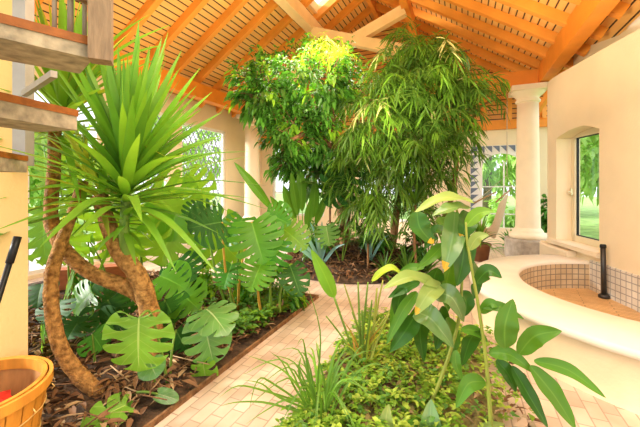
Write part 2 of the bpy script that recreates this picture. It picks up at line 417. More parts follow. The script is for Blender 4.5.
def drooping_sprays(mb, centers, n, L, w, mats_w, tubes=None, nl=13, length=.45):
    tot = sum(c[2] for c in centers)
    for it in range(n):
        if it % 7 == 0:
            u = rnd(0, tot)
            for c, r, wt in centers:
                u -= wt
                if u <= 0: break
            q = rv().normalized(); rad = rnd(.15, 1) ** .5
            p0 = c + V((q.x * r[0], q.y * r[1], q.z * r[2])) * rad; up0 = rnd(-.12, .22)
        p = p0 + rv() * .09
        h = V((q.x, q.y, 0)) * .5 + rv() * .8; h.z = 0
        if h.length < .05: h = V((1, 0, 0))
        h.normalize()
        pts = bez([p, p + h * length * .45 + V((0, 0, .05 + up0 * .6)), p + h * length * .85 + V((0, 0, up0 - .12 * rnd(.2, 1.6)))], 6)
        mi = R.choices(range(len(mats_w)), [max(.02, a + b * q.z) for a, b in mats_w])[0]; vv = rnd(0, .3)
        if tubes is not None: mb.tube(pts[::2], [.006, .004, .003, .002], 4, tubes, cap=False)
        for k in range(nl):
            t = (k + 1) / nl * 5.9; i = int(t); pp = pts[i].lerp(pts[min(6, i + 1)], t - i)
            tang = (pts[min(6, i + 1)] - pts[i]).normalized() if i < 6 else h
            sd = tang.cross(V((0, 0, 1))).normalized() * (1 if k % 2 else -1)
            d = tang * rnd(.5, .9) + sd * rnd(.2, .9) + V((0, 0, -rnd(-.15, .85)))
            leaflet(mb, pp, d, L * rnd(.7, 1.2), w * rnd(.8, 1.2), V((0, 0, 1)) + rv() * .7, mi, .25, .15, vv + rnd(0, .12))

# ================================================================== THE SETTING
# floor
mb = MB(); mb.quads([[W(-6.2, -3), W(2.6, -3)], [W(-6.2, 8.9), W(2.6, 8.9)]])
struct(mb.build('floor', M['paver'], smooth=False), 'pinkish beige stone block paving of the winter garden')
mb = MB(); mb.quads([[W(-40, -20, -.06), W(40, -20, -.06)], [W(-40, 50, -.06), W(40, 50, -.06)]])
struct(mb.build('lawn', M['lawn'], smooth=False), 'green lawn of the garden outside the windows')
mb = MB(); mb.quads([[W(-9.5, -3, -.03), W(-6.15, -3, -.03)], [W(-9.5, 11, -.03), W(-6.15, 11, -.03)]])
struct(mb.build('terrace', M['terrace'], smooth=False), 'pale paved terrace outside the glazed side')

# roof: gable, ridge along b at a = RA
RA, RZ, SL = -1.95, 5.75, .65
def roof_z(a): return RZ - SL * abs(a - RA)
SKY = (-2.92, -2.05, 5.6, 6.62)        # skylight (a0,a1,b0,b1) in the left slope
def slope_obj(name, sgn, a_end, holes, label):
    ca = 1 / math.sqrt(1 + SL * SL)
    ex = V((sgn * CT * ca, -sgn * ST * ca, -SL * ca)); ey = BX.copy(); ez = ex.cross(ey)
    o = W(RA, 0, RZ)
    mw = Matrix(((ex.x, ey.x, ez.x, o.x), (ex.y, ey.y, ez.y, o.y), (ex.z, ey.z, ez.z, o.z), (0, 0, 0, 1)))
    Lr = abs(a_end - RA) / ca
    xs, ys = [0, Lr], [-1.6, 8.65]
    for h in holes:
        xs += [abs(h[0] - RA) / ca, abs(h[1] - RA) / ca]; ys += [h[2], h[3]]
    xs, ys = sorted(xs), sorted(ys); m = MB(); T = .05
    def is_hole(x, y):
        return any(min(abs(h[0] - RA), abs(h[1] - RA)) / ca < x < max(abs(h[0] - RA), abs(h[1] - RA)) / ca and h[2] < y < h[3] for h in holes)
    sg = 1 if ez.z > 0 else -1
    for i in range(len(xs) - 1):
        for j in range(len(ys) - 1):
            if is_hole((xs[i] + xs[i + 1]) / 2, (ys[j] + ys[j + 1]) / 2): continue
            m.box(((xs[i] + xs[i + 1]) / 2, (ys[j] + ys[j + 1]) / 2, sg * T / 2), ((xs[i + 1] - xs[i]) / 2, 0, 0), (0, (ys[j + 1] - ys[j]) / 2, 0), (0, 0, T / 2))
    ob = m.build(name, M['board'], smooth=False); ob.matrix_world = mw
    return struct(ob, label)
slope_obj('ceiling_left', -1, -6.0, [SKY], 'slatted orange boards of the left roof slope')
slope_obj('ceiling_right', 1, 1.85, [], 'slatted orange boards of the right roof slope')

def rafter(a0, a1, b, w=.095, h=.135):
    m = MB(); z0, z1 = roof_z(a0) - .003, roof_z(a1) - .003
    p, q = W(a0, b, z0), W(a1, b, z1); d = (q - p).normalized(); up = d.cross(BX).normalized()
    if up.z < 0: up = -up
    p -= up * h / 2; q -= up * h / 2
    m.box((p + q) / 2, (q - p) / 2, BX * w / 2, up * h / 2)
    struct(m.build('rafter', M['rafter'], smooth=False), 'honey orange roof rafter under the slatted boards')
k = 0
b = -1.2
while b < 8.5:
    rafter(RA - .02, -5.9, b); rafter(RA + .02, 1.72, b)
    b += .6
def beam(name, p, q, w, h, mat, label):
    m = MB(); m.bar(p, q, w, h); return struct(m.build(name, M[mat], smooth=False), label)
beam('ridge_beam', W(RA, -1.5, RZ - .16), W(RA, 8.5, RZ - .16), .1, .2, 'rafter', 'ridge beam under the roof peak')
beam('purlin_beam', W(-2.95, -1.5, 4.72), W(-2.95, 8.5, 4.72), .2, .26, 'pale', 'thick purlin beam under the left slope, coloured pale as lit by the skylight')
beam('purlin_beam', W(-.98, 1.5, 4.74), W(-.98, 8.5, 4.74), .13, .24, 'beam', 'orange purlin beam under the right slope')
beam('eave_beam', W(-5.1, -1.5, 3.31), W(-5.1, 8.5, 3.31), .2, .3, 'beam', 'orange eave beam along the glazed left side')
beam('eave_beam', W(1.36, -1.5, 3.37), W(1.36, 7.4, 3.37), .18, .34, 'beam', 'massive orange beam running to the right column')
beam('tie_beam', W(-5.1, 7.25, 3.33), W(1.3, 7.25, 3.33), .2, .3, 'beam', 'orange tie beam between the two columns')
beam('brace_beam', W(-2.9, 6.3, 4.55), W(-.7, 6.3, 3.75), .16, .2, 'pale', 'sloping brace under the ridge, coloured pale as if lit')
beam('brace_beam', W(-1.0, 6.3, 4.62), W(-3.4, 6.3, 3.7), .14, .2, 'pale', 'crossing brace under the ridge, coloured pale as if lit')
# skylight
sk = empty('window_5', W(-2.6, 5.9, roof_z(-2.6)), 'bright skylight in the left roof slope', None, None, 'structure')
a0, a1, b0, b1 = SKY
m = MB()
for (p, q) in (((a0, b0), (a1, b0)), ((a1, b0), (a1, b1)), ((a1, b1), (a0, b1)), ((a0, b1), (a0, b0))):
    m.bar(W(p[0], p[1], roof_z(p[0]) + .06), W(q[0], q[1], roof_z(q[0]) + .06), .05, .2)
m.build('frame', M['pale'], sk, False)
m = MB(); m.quads([[W(a0, b0, roof_z(a0) + .12), W(a1, b0, roof_z(a1) + .12)], [W(a0, b1, roof_z(a0) + .12), W(a1, b1, roof_z(a1) + .12)]])
m.build('glass', M['glass'], sk, False)

# walls with openings, built in cells (axis: along dir from origin, z up)
def wall(name, origin, d, L, H, thick, openings, mat, label):
    xs = sorted({0, L} | {o[0] for o in openings} | {o[1] for o in openings}); zs = sorted({0, H} | {o[2] for o in openings} | {o[3] for o in openings})
    n = V((d.y, -d.x, 0)); m = MB()
    for i in range(len(xs) - 1):
        for j in range(len(zs) - 1):
            x, z = (xs[i] + xs[i + 1]) / 2, (zs[j] + zs[j + 1]) / 2
            if any(o[0] < x < o[1] and o[2] < z < o[3] for o in openings): continue
            m.box(origin + d * x + V((0, 0, z)), d * (xs[i + 1] - xs[i]) / 2, n * thick / 2, V((0, 0, (zs[j + 1] - zs[j]) / 2)))
    return struct(m.build(name, M[mat], smooth=False), label)
def window(name, origin, d, o, label, nv=1, nh=1, fw=.06, mat='white', lattice=None, lat_out=-.06):
    n = V((d.y, -d.x, 0)); x0, x1, z0, z1 = o
    e = empty(name, origin + d * (x0 + x1) / 2 + V((0, 0, z0)), label, None, None, 'structure')
    pt = lambda x, z: origin + d * x + V((0, 0, z))
    m = MB()
    for x in [x0 + fw / 2, x1 - fw / 2]: m.bar(pt(x, z0), pt(x, z1), fw, .08, up=n)
    for z in [z0 + fw / 2, z1 - fw / 2]: m.bar(pt(x0, z), pt(x1, z), .08, fw)
    m.build('frame', M[mat], e, False)
    if nv or nh:
        m = MB()
        for k in range(nv): x = x0 + (x1 - x0) * (k + 1) / (nv + 1); m.bar(pt(x, z0 + fw), pt(x, z1 - fw), .035, .05, up=n)
        for k in range(nh): z = z0 + (z1 - z0) * (k + 1) / (nh + 1); m.bar(pt(x0 + fw, z), pt(x1 - fw, z), .05, .035)
        m.build('muntin', M[mat], e, False)
    m = MB(); m.quads([[pt(x0 + fw, z0 + fw), pt(x1 - fw, z0 + fw)], [pt(x0 + fw, z1 - fw), pt(x1 - fw, z1 - fw)]])
    m.build('glass', M['glass'], e, False)
    if lattice:
        m = MB(); st = lattice; off = n * lat_out
        wd, ht = x1 - x0 - 2 * fw, z1 - z0 - 2 * fw
        for sg in (-1, 1):
            c = -ht * .62 - st
            while c < wd + ht * .62 + st:
                # line x = c + sg*0.62*z, clipped
                zz = []
                for lim in (0, wd):
                    zz.append((lim - c) / (sg * .62))
                lo, hi = max(0, min(zz)), min(ht, max(zz))
                if hi - lo > .03:
                    m.bar(pt(x0 + fw + c + sg * .62 * lo, z0 + fw + lo) + off, pt(x0 + fw + c + sg * .62 * hi, z0 + fw + hi) + off, .016, .016, up=n)
                c += st
        m.build('lattice', M['lattice'], e, False)
    return e
# left wall a=-5.7 from b=-3 to 8.75 ; d along BX
LO = W(-5.75, -3, 0)
lo = [(1.6, 6.7, .05, 2.85), (6.95, 8.15, .05, 2.85), (8.45, 9.93, 0.02, 2.75)]
wall('wall_left', LO, BX, 11.75, 3.3, .16, lo, 'plaster', 'cream glazed wall on the left')
window('window_1', LO, BX, lo[0], 'wide white framed glazing behind the tall yuccas', 4, 0)
window('window_2', LO, BX, lo[1], 'narrow white framed glazing beside the latticed door', 0, 1, lattice=.17)
window('door_1', LO, BX, lo[2], 'tall glazed door with a grey diamond lattice', 0, 0, lattice=.17)
# back wall b=8.65 ; d along AX from a=-5.8
BO = W(-5.8, 8.68, 0)
bo = [(.5, 2.2, .45, 2.5), (3.2, 4.9, .4, 2.3), (6.02, 7.22, .36, 2.2)]
wall('wall_back', BO, AX, 7.62, 2.62, .16, bo, 'plaster', 'cream back wall with windows')
window('window_3', BO, AX, bo[0], 'white window in the back wall beside the left column', 2, 2)
window('window_4', BO, AX, bo[1], 'white window in the back wall behind the narrow-leaved tree', 1, 1)
beam('wall_plate_beam', W(-5.8, 8.6, 2.72), W(1.9, 8.6, 2.72), .2, .2, 'beam', 'orange plate beam on top of the back wall')
# gable infill above
m = MB()
pr = [(-5.8, 2.8), (-5.8, roof_z(-5.8)), (RA, RZ), (1.85, roof_z(1.85)), (1.85, 2.8)]
fr_, bk_ = [W(a, 8.64, z) for a, z in pr], [W(a, 8.74, z) for a, z in pr]
n = len(pr); m.add(fr_ + bk_, [tuple(range(n)), tuple(range(n, 2 * n))[::-1]] + [(i, (i + 1) % n, n + (i + 1) % n, n + i) for i in range(n)])
struct(m.build('wall_gable', M['gable'], smooth=False), 'orange boarded gable above the back wall')
for a in (-.05, .45, .95, 1.6):
    beam('gable_post', W(a, 8.5, 2.8), W(a, 8.5, min(roof_z(a) - .2, 3.6)), .09, .09, 'rafter', 'pale orange upright timber in front of the gable boards')
beam('brace_beam', W(1.75, 7.9, 3.45), W(1.42, 8.4, 2.85), .09, .1, 'rafter', 'short orange brace behind the right column')

# tall decorated window in the back wall
e = empty('window_6', BO + AX * 6.62 + V((0, 0, .36)), 'arched window in a white surround with blue grey saw-tooth border', None, None, 'structure')
x0, x1, z0, z1 = bo[2]; fz = BO + V((AX.y, -AX.x, 0)) * 0
nin = V((-BX.x, -BX.y, 0))
pt = lambda x, z, o=0: BO + AX * x + V((0, 0, z)) + nin * o
m = MB(); BW = .2
# surround panel with arched inner opening (columns of quads)
N = 28; top = []
for i in range(N + 1):
    x = x0 + BW + (x1 - x0 - 2 * BW) * i / N;  u = (2 * i / N - 1)
    zz = z1 - .13 - .30 * (1 - math.sqrt(max(0, 1 - u * u)))
    top.append((x, zz))
def slab(m, pts, o0, o1):
    f = [pt(x, z, o1) for x, z in pts]; g = [pt(x, z, o0) for x, z in pts]; n = len(pts)
    m.add(f + g, [tuple(range(n)), tuple(range(n, 2 * n))[::-1]] + [(i, (i + 1) % n, n + (i + 1) % n, n + i) for i in range(n)])
slab(m, [(x0 - .06, z0 - .04), (x0 + BW, z0 - .04), (x0 + BW, z1 + .06), (x0 - .06, z1 + .06)], .02, .1)
slab(m, [(x1 - BW, z0 - .04), (x1 + .06, z0 - .04), (x1 + .06, z1 + .06), (x1 - BW, z1 + .06)], .02, .1)
slab(m, [(x0 + BW, z1 + .06)] + top[:N // 2 + 1] + [((x0 + x1) / 2, z1 + .06)], .02, .1)
slab(m, [((x0 + x1) / 2, z1 + .06)] + top[N // 2:] + [(x1 - BW, z1 + .06)], .02, .1)
m.build('surround', M['white'], e, False)
m = MB(); st = .155
def prism(m, t):
    f = [pt(x, z, .115) for x, z in t]; g = [pt(x, z, .09) for x, z in t]
    m.add(f + g, [(0, 1, 2), (5, 4, 3), (0, 3, 4, 1), (1, 4, 5, 2), (2, 5, 3, 0)])
z = z0
while z < z1 - .02:
    for xx, sg in ((x0 - .05, 1), (x1 + .05, -1)):
        prism(m, [(xx, z), (xx, z + st * .92), (xx + sg * .17, z + st * .92)])
    z += st
x = x0 - .05
while x < x1 - .1:
    prism(m, [(x, z1 + .05), (x + st * .9, z1 + .05), (x + st * .9, z1 - .1)]); x += st
m.build('sawtooth_border', M['bluegrey'], e, False)
m = MB()
m.bar(pt((x0 + x1) / 2 + .05, z0, .0), pt((x0 + x1) / 2 + .05, z1 - .3, .0), .03, .04, up=nin); m.bar(pt(x0 + BW, z0 + .32), pt(x1 - BW, z0 + .32), .04, .025); m.bar(pt(x0 + BW, z0 + .95), pt(x1 - BW, z0 + .95), .04, .025)
m.build('muntin', M['white'], e, False)
m = MB(); m.quads([[pt(x0, z0), pt(x1, z0)], [pt(x0, z1), pt(x1, z1)]]); m.build('glass', M['glass'], e, False)

# rounded wall on the right with a niche window
WP = [V((3.02, -1.2)), V((3.12, .6)), V((3.2, 1.8)), V((3.26, 2.6)), V((3.33, 3.4)), V((3.40, 4.02)), V((3.455, 4.4)), V((3.53, 4.93)), V((3.63, 5.25)), V((3.86, 5.6))]
def dense(ps, n):
    q = bez([V((p.x, p.y, 0)) for p in ps], n); return q
NW = 72; wp = dense(WP, NW)
i0 = min(range(NW + 1), key=lambda i: abs(wp[i].y - 4.02)); i1 = min(range(NW + 1), key=lambda i: abs(wp[i].y - 4.93))
WT, NZ0 = 2.98, .53
def arch(i): u = (i - i0) / (i1 - i0); return 2.04 + .09 * math.sin(PI * u)
m = MB()
for i in range(NW):
    p, q = wp[i], wp[i + 1]; z = lambda v, h: V((v.x, v.y, h))
    if i0 <= i < i1:
        m.add([z(p, 0), z(q, 0), z(q, NZ0), z(p, NZ0)], [(0, 1, 2, 3)]); m.add([z(p, arch(i)), z(q, arch(i + 1)), z(q, WT), z(p, WT)], [(0, 1, 2, 3)])
    else: m.add([z(p, 0), z(q, 0), z(q, WT), z(p, WT)], [(0, 1, 2, 3)])
    o = V((.5, 0, 0)); m.add([z(p, WT), z(q, WT), z(q + o, WT), z(p + o, WT)], [(0, 1, 2, 3)])
    o = V((.42, 0, 0)); m.add([z(p + o, WT), z(q + o, WT), z(q + o, 4.3), z(p + o, 4.3)], [(0, 1, 2, 3)])
tdir = (wp[i1] - wp[i0]).normalized(); ndir = V((tdir.y, -tdir.x, 0)); DEP = .26
for i in range(i0, i1):   # reveals
    p, q = wp[i], wp[i + 1]; o = ndir * DEP
    m.add([V((p.x, p.y, arch(i))), V((q.x, q.y, arch(i + 1))), V((q.x, q.y, arch(i + 1))) + o, V((p.x, p.y, arch(i))) + o], [(0, 1, 2, 3)])
    m.add([V((p.x, p.y, NZ0)), V((q.x, q.y, NZ0)), V((q.x, q.y, NZ0)) + o, V((p.x, p.y, NZ0)) + o], [(0, 1, 2, 3)])
for i in (i0, i1):
    p = wp[i]; o = ndir * DEP; m.add([V((p.x, p.y, NZ0)), V((p.x, p.y, arch(i))), V((p.x, p.y, arch(i))) + o, V((p.x, p.y, NZ0)) + o], [(0, 1, 2, 3)])
p = wp[NW]; m.add([V((p.x, p.y, 0)), V((p.x + .1, p.y + .02, 0)), V((p.x + .1, p.y + .02, WT)), V((p.x, p.y, WT))], [(0, 1, 2, 3)])
struct(m.build('wall_right', M['plaster'], smooth=False), 'rounded cream plaster wall with a deep window niche')
# niche window
q0, q1 = wp[i0] + ndir * (DEP - .02), wp[i1] + ndir * (DEP - .02); wl = (q1 - q0).length
e = empty('window_7', (q0 + q1) / 2 + V((0, 0, NZ0)), 'slim cream framed window deep in the rounded wall', None, None, 'structure')
wd = (q1 - q0).normalized(); zt = 2.12
m = MB(); fw = .085
pt2 = lambda x, z: q0 + wd * x + V((0, 0, z))
for x in (fw / 2, wl - fw / 2): m.bar(pt2(x, NZ0), pt2(x, zt), fw, .07, up=ndir)
for zz in (NZ0 + fw / 2, zt - fw / 2): m.bar(pt2(0, zz), pt2(wl, zz), .07, fw)
m.build('frame', M['creamframe'], e, False)
m = MB()
for x in (fw + .006, wl - fw - .006): m.bar(pt2(x, NZ0 + fw), pt2(x, zt - fw), .012, .03, up=ndir)
for zz in (NZ0 + fw + .006, zt - fw - .006): m.bar(pt2(fw, zz), pt2(wl - fw, zz), .03, .012)
m.build('gasket', M['black'], e, False)
m = MB(); m.quads([[pt2(fw, NZ0 + fw), pt2(wl - fw, NZ0 + fw)], [pt2(fw, zt - fw), pt2(wl - fw, zt - fw)]]); m.build('glass', M['glass'], e, False)
m = MB(); hp = pt2(wl - fw * .5, 1.25) - ndir * .05
m.box(hp, wd * .012, V((0, 0, .05)), ndir * .02); m.tube([hp - ndir * .01, hp - ndir * .05, hp - ndir * .05 - V((0, 0, .02)), hp - ndir * .05 - wd * .1 - V((0, 0, .02))], .011, 8)
m.build('handle', M['handle'], e, False)
m = MB(); c = (wp[i0] + wp[i1]) / 2 - ndir * .02 + V((0, 0, NZ0 - .02)); m.box(c, tdir * (wl / 2 + .1), ndir * .07, V((0, 0, .028)))
m.build('sill', M['colstone'], e, False)
# ledge at the foot of the wall
m = MB(); rows = []
for i in [i for i in range(NW - 5) if wp[i].y > 4.45]: 
    p = wp[i]; rows.append([V((p.x + .02, p.y, 0)), V((p.x - .13, p.y, 0)), V((p.x - .13, p.y, .43)), V((p.x - .11, p.y, .455)), V((p.x + .02, p.y, .455))])
m.quads(rows); m.add(rows[-1], [(0, 1, 2, 3, 4)]); m.add(rows[0], [(4, 3, 2, 1, 0)])
struct(m.build('trim_1', M['colstone'], smooth=False), 'low cream ledge at the foot of the rounded wall')

# stair-side wall on the left, close by
DW = 1.9
m = MB(); xe = (28 - HX) / F * DW
xb = xe * 1.06
m.add([V((xe - 1.5, DW, 0)), V((xe, DW, 0)), V((xb, DW + .11, 0)), V((xe - 1.5, DW + .11, 0)), V((xe - 1.5, DW, 1.46)), V((xe, DW, 1.46)), V((xb, DW + .11, 1.46)), V((xe - 1.5, DW + .11, 1.46))],
      [(3, 2, 1, 0), (4, 5, 6, 7), (0, 1, 5, 4), (1, 2, 6, 5), (2, 3, 7, 6), (3, 0, 4, 7)])
xu = (17 - HX) / F * 2.0
m.add([V((xu - 1.5, 2.0, 1.46)), V((xu, 2.0, 1.46)), V((xu - .04, 2.06, 1.46)), V((xu - 1.5, 2.06, 1.46)), V((xu - 1.5, 2.0, 3.3)), V((xu, 2.0, 3.3)), V((xu - .04, 2.06, 3.3)), V((xu - 1.5, 2.06, 3.3))],
      [(3, 2, 1, 0), (4, 5, 6, 7), (0, 1, 5, 4), (1, 2, 6, 5), (2, 3, 7, 6), (3, 0, 4, 7)])
struct(m.build('wall_stair', M['yplaster'], smooth=False), 'yellow plaster wall under the stair')

# ================================================================== columns
def column(a, b, label, r=.195, plinth=True):
    p = W(a, b, 0); e = empty('column', p, label, 'column', 'cream columns carrying the tie beam')
    m = MB(); s8 = .40
    prof = [(0, 0), (s8, 0), (s8, .33), (s8 - .03, .36), (0, .36)]
    m.lathe(prof, p, 8); m.build('plinth', M['plinth'], e, False)
    m = MB(); m.lathe([(0, .36), (.30, .36), (.315, .39), (.315, .43), (.295, .46), (.25, .475), (.25, .5), (.235, .52), (r + .01, .56), (0, .56)], p, 40); m.build('base', M['colstone'], e)
    m = MB(); m.lathe([(r + .012, .55), (r + .005, .9), (r - .004, 1.6), (r - .015, 2.4), (r - .022, 2.96), (0, 2.96)], p, 48); m.build('shaft', M['colstone'], e)
    m = MB(); m.lathe([(0, 2.88), (r - .02, 2.88), (r + .01, 2.9), (r + .01, 2.93), (r - .015, 2.95), (r - .01, 2.98), (r + .03, 3.02), (r + .075, 3.07), (r + .08, 3.09), (0, 3.09)], p, 40)
    m.box(p + V((0, 0, 3.13)), AX * .29, BX * .29, V((0, 0, .045))); m.build('capital', M['colstone'], e, False)
column(1.12, 7.24, 'cream round column on an octagonal stone plinth beside the round basin')
column(-5.1, 7.27, 'cream round column beside the latticed glass door')

# ================================================================== round basin
C0, RO, C1, RI, RIMZ = V((3.17, 2.96, 0)), 1.67, V((3.2, 3.06, 0)), 1.16, .38
def wall_x(y):
    for i in range(NW):
        if wp[i].y <= y <= wp[i + 1].y: t = (y - wp[i].y) / (wp[i + 1].y - wp[i].y); return wp[i].x + (wp[i + 1].x - wp[i].x) * t
    return 3.8
e = empty('round_basin', V((2.2, 2.95, 0)), 'round whirlpool basin with a broad white rim and mosaic lining by the curved wall', 'basin')
NA = 96; A0, A1 = math.radians(70), math.radians(290)
def ringpt(c, r, a, z): return V((min(c.x + r * math.cos(a), wall_x(c.y + r * math.sin(a)) + .01), c.y + r * math.sin(a), z))
aa = [A0 + (A1 - A0) * i / NA for i in range(NA + 1)]
m = MB(); rows = []
for a in aa:
    rows.append([ringpt(C0, RO - .03, a, RIMZ - .065), ringpt(C0, RO - .006, a, RIMZ - .055), ringpt(C0, RO, a, RIMZ - .03), ringpt(C0, RO - .006, a, RIMZ - .01), ringpt(C0, RO - .022, a, RIMZ),
                 ringpt(C0, (RO + RI) / 2 , a, RIMZ + .005), ringpt(C1, RI + .02, a, RIMZ), ringpt(C1, RI, a, RIMZ - .015), ringpt(C1, RI, a, RIMZ - .04)])
m.quads(rows); m.build('rim', M['whitestone'], e)
m = MB(); rows = [[ringpt(C0, RO - .015, a, 0), ringpt(C0, RO - .05, a, .12), ringpt(C0, RO - .055, a, RIMZ - .055)] for a in aa]
m.quads(rows); m.build('outer_wall', M['sandstone'], e)
m = MB(); rows = [[ringpt(C1, RI + .006, a, RIMZ - .025), ringpt(C1, RI + .006, a, .02)] for a in aa]
m.quads(rows)
for i, a in enumerate(aa):
    m.uv[2 * i] = ((a - A0) * RI, RIMZ); m.uv[2 * i + 1] = ((a - A0) * RI, .02)
m.build('mosaic_lining', M['tile'], e)
m = MB(); rows = [[ringpt(C1, RI + .03, a, .03), ringpt(C1, RI * .5, a, .03), V((3.2, 3.06, .03))] for a in aa]
m.quads(rows)
m.build('basin_floor', M['basinfloor'], e, False)
m = MB(); rows = []; jj = [i for i in range(NW + 1) if 1.4 < wp[i].y < 4.2]; acc = 0
for q, i in enumerate(jj):
    p = wp[i]; acc = p.y
    rows.append([V((p.x - .012, p.y, .0)), V((p.x - .012, p.y, .40)), V((p.x + .002, p.y, .405))])
    for t, zz in enumerate((0, .40, .405)): m.uv[q * 3 + t] = (acc, zz)
m.quads(rows); m.build('wall_mosaic', M['walltile'], e, False)
# standing pipe
pp = P(604, 300, 3.86)
e = empty('standpipe', V((pp.x, pp.y, .03)), 'dark upright pipe standing inside the basin against the curved wall', 'pipe')
m = MB(); tp = P(603, 246, 3.86); m.tube([V((pp.x, pp.y, .03)), V((tp.x, tp.y, tp.z))], .026, 14); m.build('pipe', M['metal'], e)
m = MB(); m.lathe([(0, 0), (.055, 0), (.055, .03), (.04, .045), (0, .045)], V((pp.x, pp.y, .03)), 16); m.build('foot_flange', M['metal'], e)
m = MB(); m.lathe([(0, 0), (.031, 0), (.031, .03), (.024, .04), (0, .04)], V((tp.x, tp.y, tp.z - .02)), 16); m.build('cap', M['black'], e)

# ================================================================== stair (upper left)
e = empty('spiral_stair', V((-1.5, 1.7, 1.46)), 'open stair with timber-edged stone treads above the yellow wall', 'stair')
def tread(p_l, p_r, d_r, wood, stone, depth, back):
    # front top edge from left to right (picture points with depth)
    b_ = P(p_r[0], p_r[1], d_r); zt = b_.z; d_l = (zt - EYE) * F / (HY - p_l[1]); a = P(p_l[0], p_l[1], d_l)
    d = (b_ - a).normalized(); n = V((-d.y, d.x, 0)) * depth; out = d
    def blk(m, z0, z1, grow=0):
        q = [a - n.normalized() * grow, b_ - n.normalized() * grow + d * grow, b_ + n * back + d * grow, a + n]
        m.add([V((v.x, v.y, z0)) for v in q] + [V((v.x, v.y, z1)) for v in q], [(3, 2, 1, 0), (4, 5, 6, 7), (0, 1, 5, 4), (1, 2, 6, 5), (2, 3, 7, 6), (3, 0, 4, 7)])
    m = MB(); blk(m, zt - wood - stone, zt - wood); t = m.build('tread', M['concrete'], e, False)
    m = MB(); blk(m, zt - wood, zt, .004); m.build('nosing', M['treadwood'], t, False)
    return a, b_, zt
ta = tread((-150, -27), (93, 38), 1.2, .030, .046, .27, .85)
tb = tread((-120, 64), (77, 110), 1.5, .030, .062, .27, .85)
tread((-60, 140), (27, 156), 1.8, .028, .062, .27, .9)
m = MB()
p0, p1 = P(101, 62, 1.2), P(101, 62, 1.2); p1.z = 2.75
m.bar(p0, p1, .064, .07, up=V((.9, .42, 0))); m.build('newel_post', M['newel'], e, False)
for px, w in ((49, .013), (66, .018), (81, .014)):
    dd = 1.10 + (px - 49) / 50 * .11; q = P(px, 20, dd); q.z = ta[2]; t = V((q.x, q.y, 2.7))
    q += V((-.03, .06, 0)); t += V((-.03, .06, 0)); m = MB(); m.tube([q, t], w * .55, 10); m.build('baluster', M['steel'], e)
m = MB(); q = P(60, -12, 1.13); t = P(96, 2, 1.22); q.z = t.z = 2.06; m.bar(q, t, .03, .10); m.build('side_rail', M['newel'], e, False)
m = MB(); q = P(23.5, 166, 1.87); m.bar(V((q.x, q.y, 1.46)), V((q.x, q.y, 3.0)), .072, .06, up=V((0, 1, 0))); m.build('steel_post', M['steel'], e, False)
m = MB(); m.bar(P(24, 94, 1.82), P(54, 74, 1.50), .025, .03); m.build('bracket', M['steel'], e, False)

# black pole leaning on the yellow wall
a_, b_ = P(17, 239, 1.80), P(0, 293, 1.70); d_ = (b_ - a_).normalized(); q = a_ + d_ * ((a_.z) / -d_.z)
e = empty('broom_handle', V((q.x, q.y, 0)), 'black pole handle leaning against the yellow wall', 'handle')
m = MB(); m.tube([q, a_], .014, 10); m.build('pole', M['black'], e)
m = MB(); m.tube([a_ - d_ * .012 + d_ * .0, a_ + d_ * .13], .0185, 10); m.build('grip', M['black'], e)

# basket
BC, BR, BH = V((-1.615, 1.52, 0)), .29, .41
e = empty('bushel_basket', BC, 'round split-wood basket with wire hoops below the stair', 'basket')
NS = 26
for k in range(NS):
    m = MB(); w = 2 * PI / NS * .94; rows = []
    for z in (0, .08, .2, .32, BH - .02):
        r = BR * (.74 + .26 * (z / BH) ** .8); row = []
        for j in range(4):
            a = 2 * PI * k / NS + w * (j / 3 - .5); row.append(BC + V((r * math.cos(a), r * math.sin(a), z)))
        rows.append(row)
    m.quads(rows)
    rows2 = [[BC + (p - BC) * 1 + V((-(p.x - BC.x), -(p.y - BC.y), 0)) * .035 for p in r] for r in rows]
    m.quads([r[::-1] for r in rows2])
    m.build('stave', M['basket'], e)
m = MB(); m.lathe([(BR * .74 - .02, .01), (BR * .83, .2), (BR * .94, BH - .02)], BC, 40); m.lathe([(0, .012), (BR * .73, .012)], BC, 40); m.build('lining', M['basketin'], e)
def hoop(r0, r1, z0, z1, mat, name):
    m = MB(); m.lathe([(r0, z0), (r1, z0), (r1, z1), (r0, z1), (r0, z0)], BC, 48); return m.build(name, M[mat], e, False)
hoop(BR - .005, BR + .012, BH - .045, BH, 'basket', 'rim_hoop'); hoop(BR - .03, BR - .012, BH - .05, BH + .004, 'basket', 'rim_hoop')
for z in (.14, .27):
    m = MB(); r = BR * (.74 + .26 * (z / BH) ** .8) + .004
    m.tube([BC + V((r * math.cos(t * 2 * PI / 40), r * math.sin(t * 2 * PI / 40), z + .003 * math.sin(t * 2.2))) for t in range(41)], .0035, 5, cap=False); m.build('wire_hoop', M['wire'], e)
for k in range(0, NS, 3):
    a = 2 * PI * k / NS; m = MB(); q = BC + V(((BR + .004) * math.cos(a), (BR + .004) * math.sin(a), .29)); m.tube([q, q + V((.012 * math.cos(a), .012 * math.sin(a), .012)), q + V((.0, 0, .03))], .003, 5); m.build('wire_staple', M['wire'], e)
q = V((-1.63, 1.62, 0))
m = MB(); rows = []
for i in range(13):
    row = []
    for j in range(17):
        ph = PI * i / 12; th = 2 * PI * j / 16; rr_ = 1 + .16 * math.sin(5 * th + 3 * ph) + .1 * math.sin(9 * ph + th)
        row.append(V((q.x + .11 * rr_ * math.sin(ph) * math.cos(th), q.y + .10 * rr_ * math.sin(ph) * math.sin(th), .20 + .11 * rr_ * math.cos(ph))))
    rows.append(row)
m.quads(rows); tag(m.build('cloth', M['redcloth'], None, origin=V((q.x, q.y, .12))), 'crumpled red cloth lying in the wooden basket', 'cloth')
bpy.data.objects['cloth'].location.z = .12

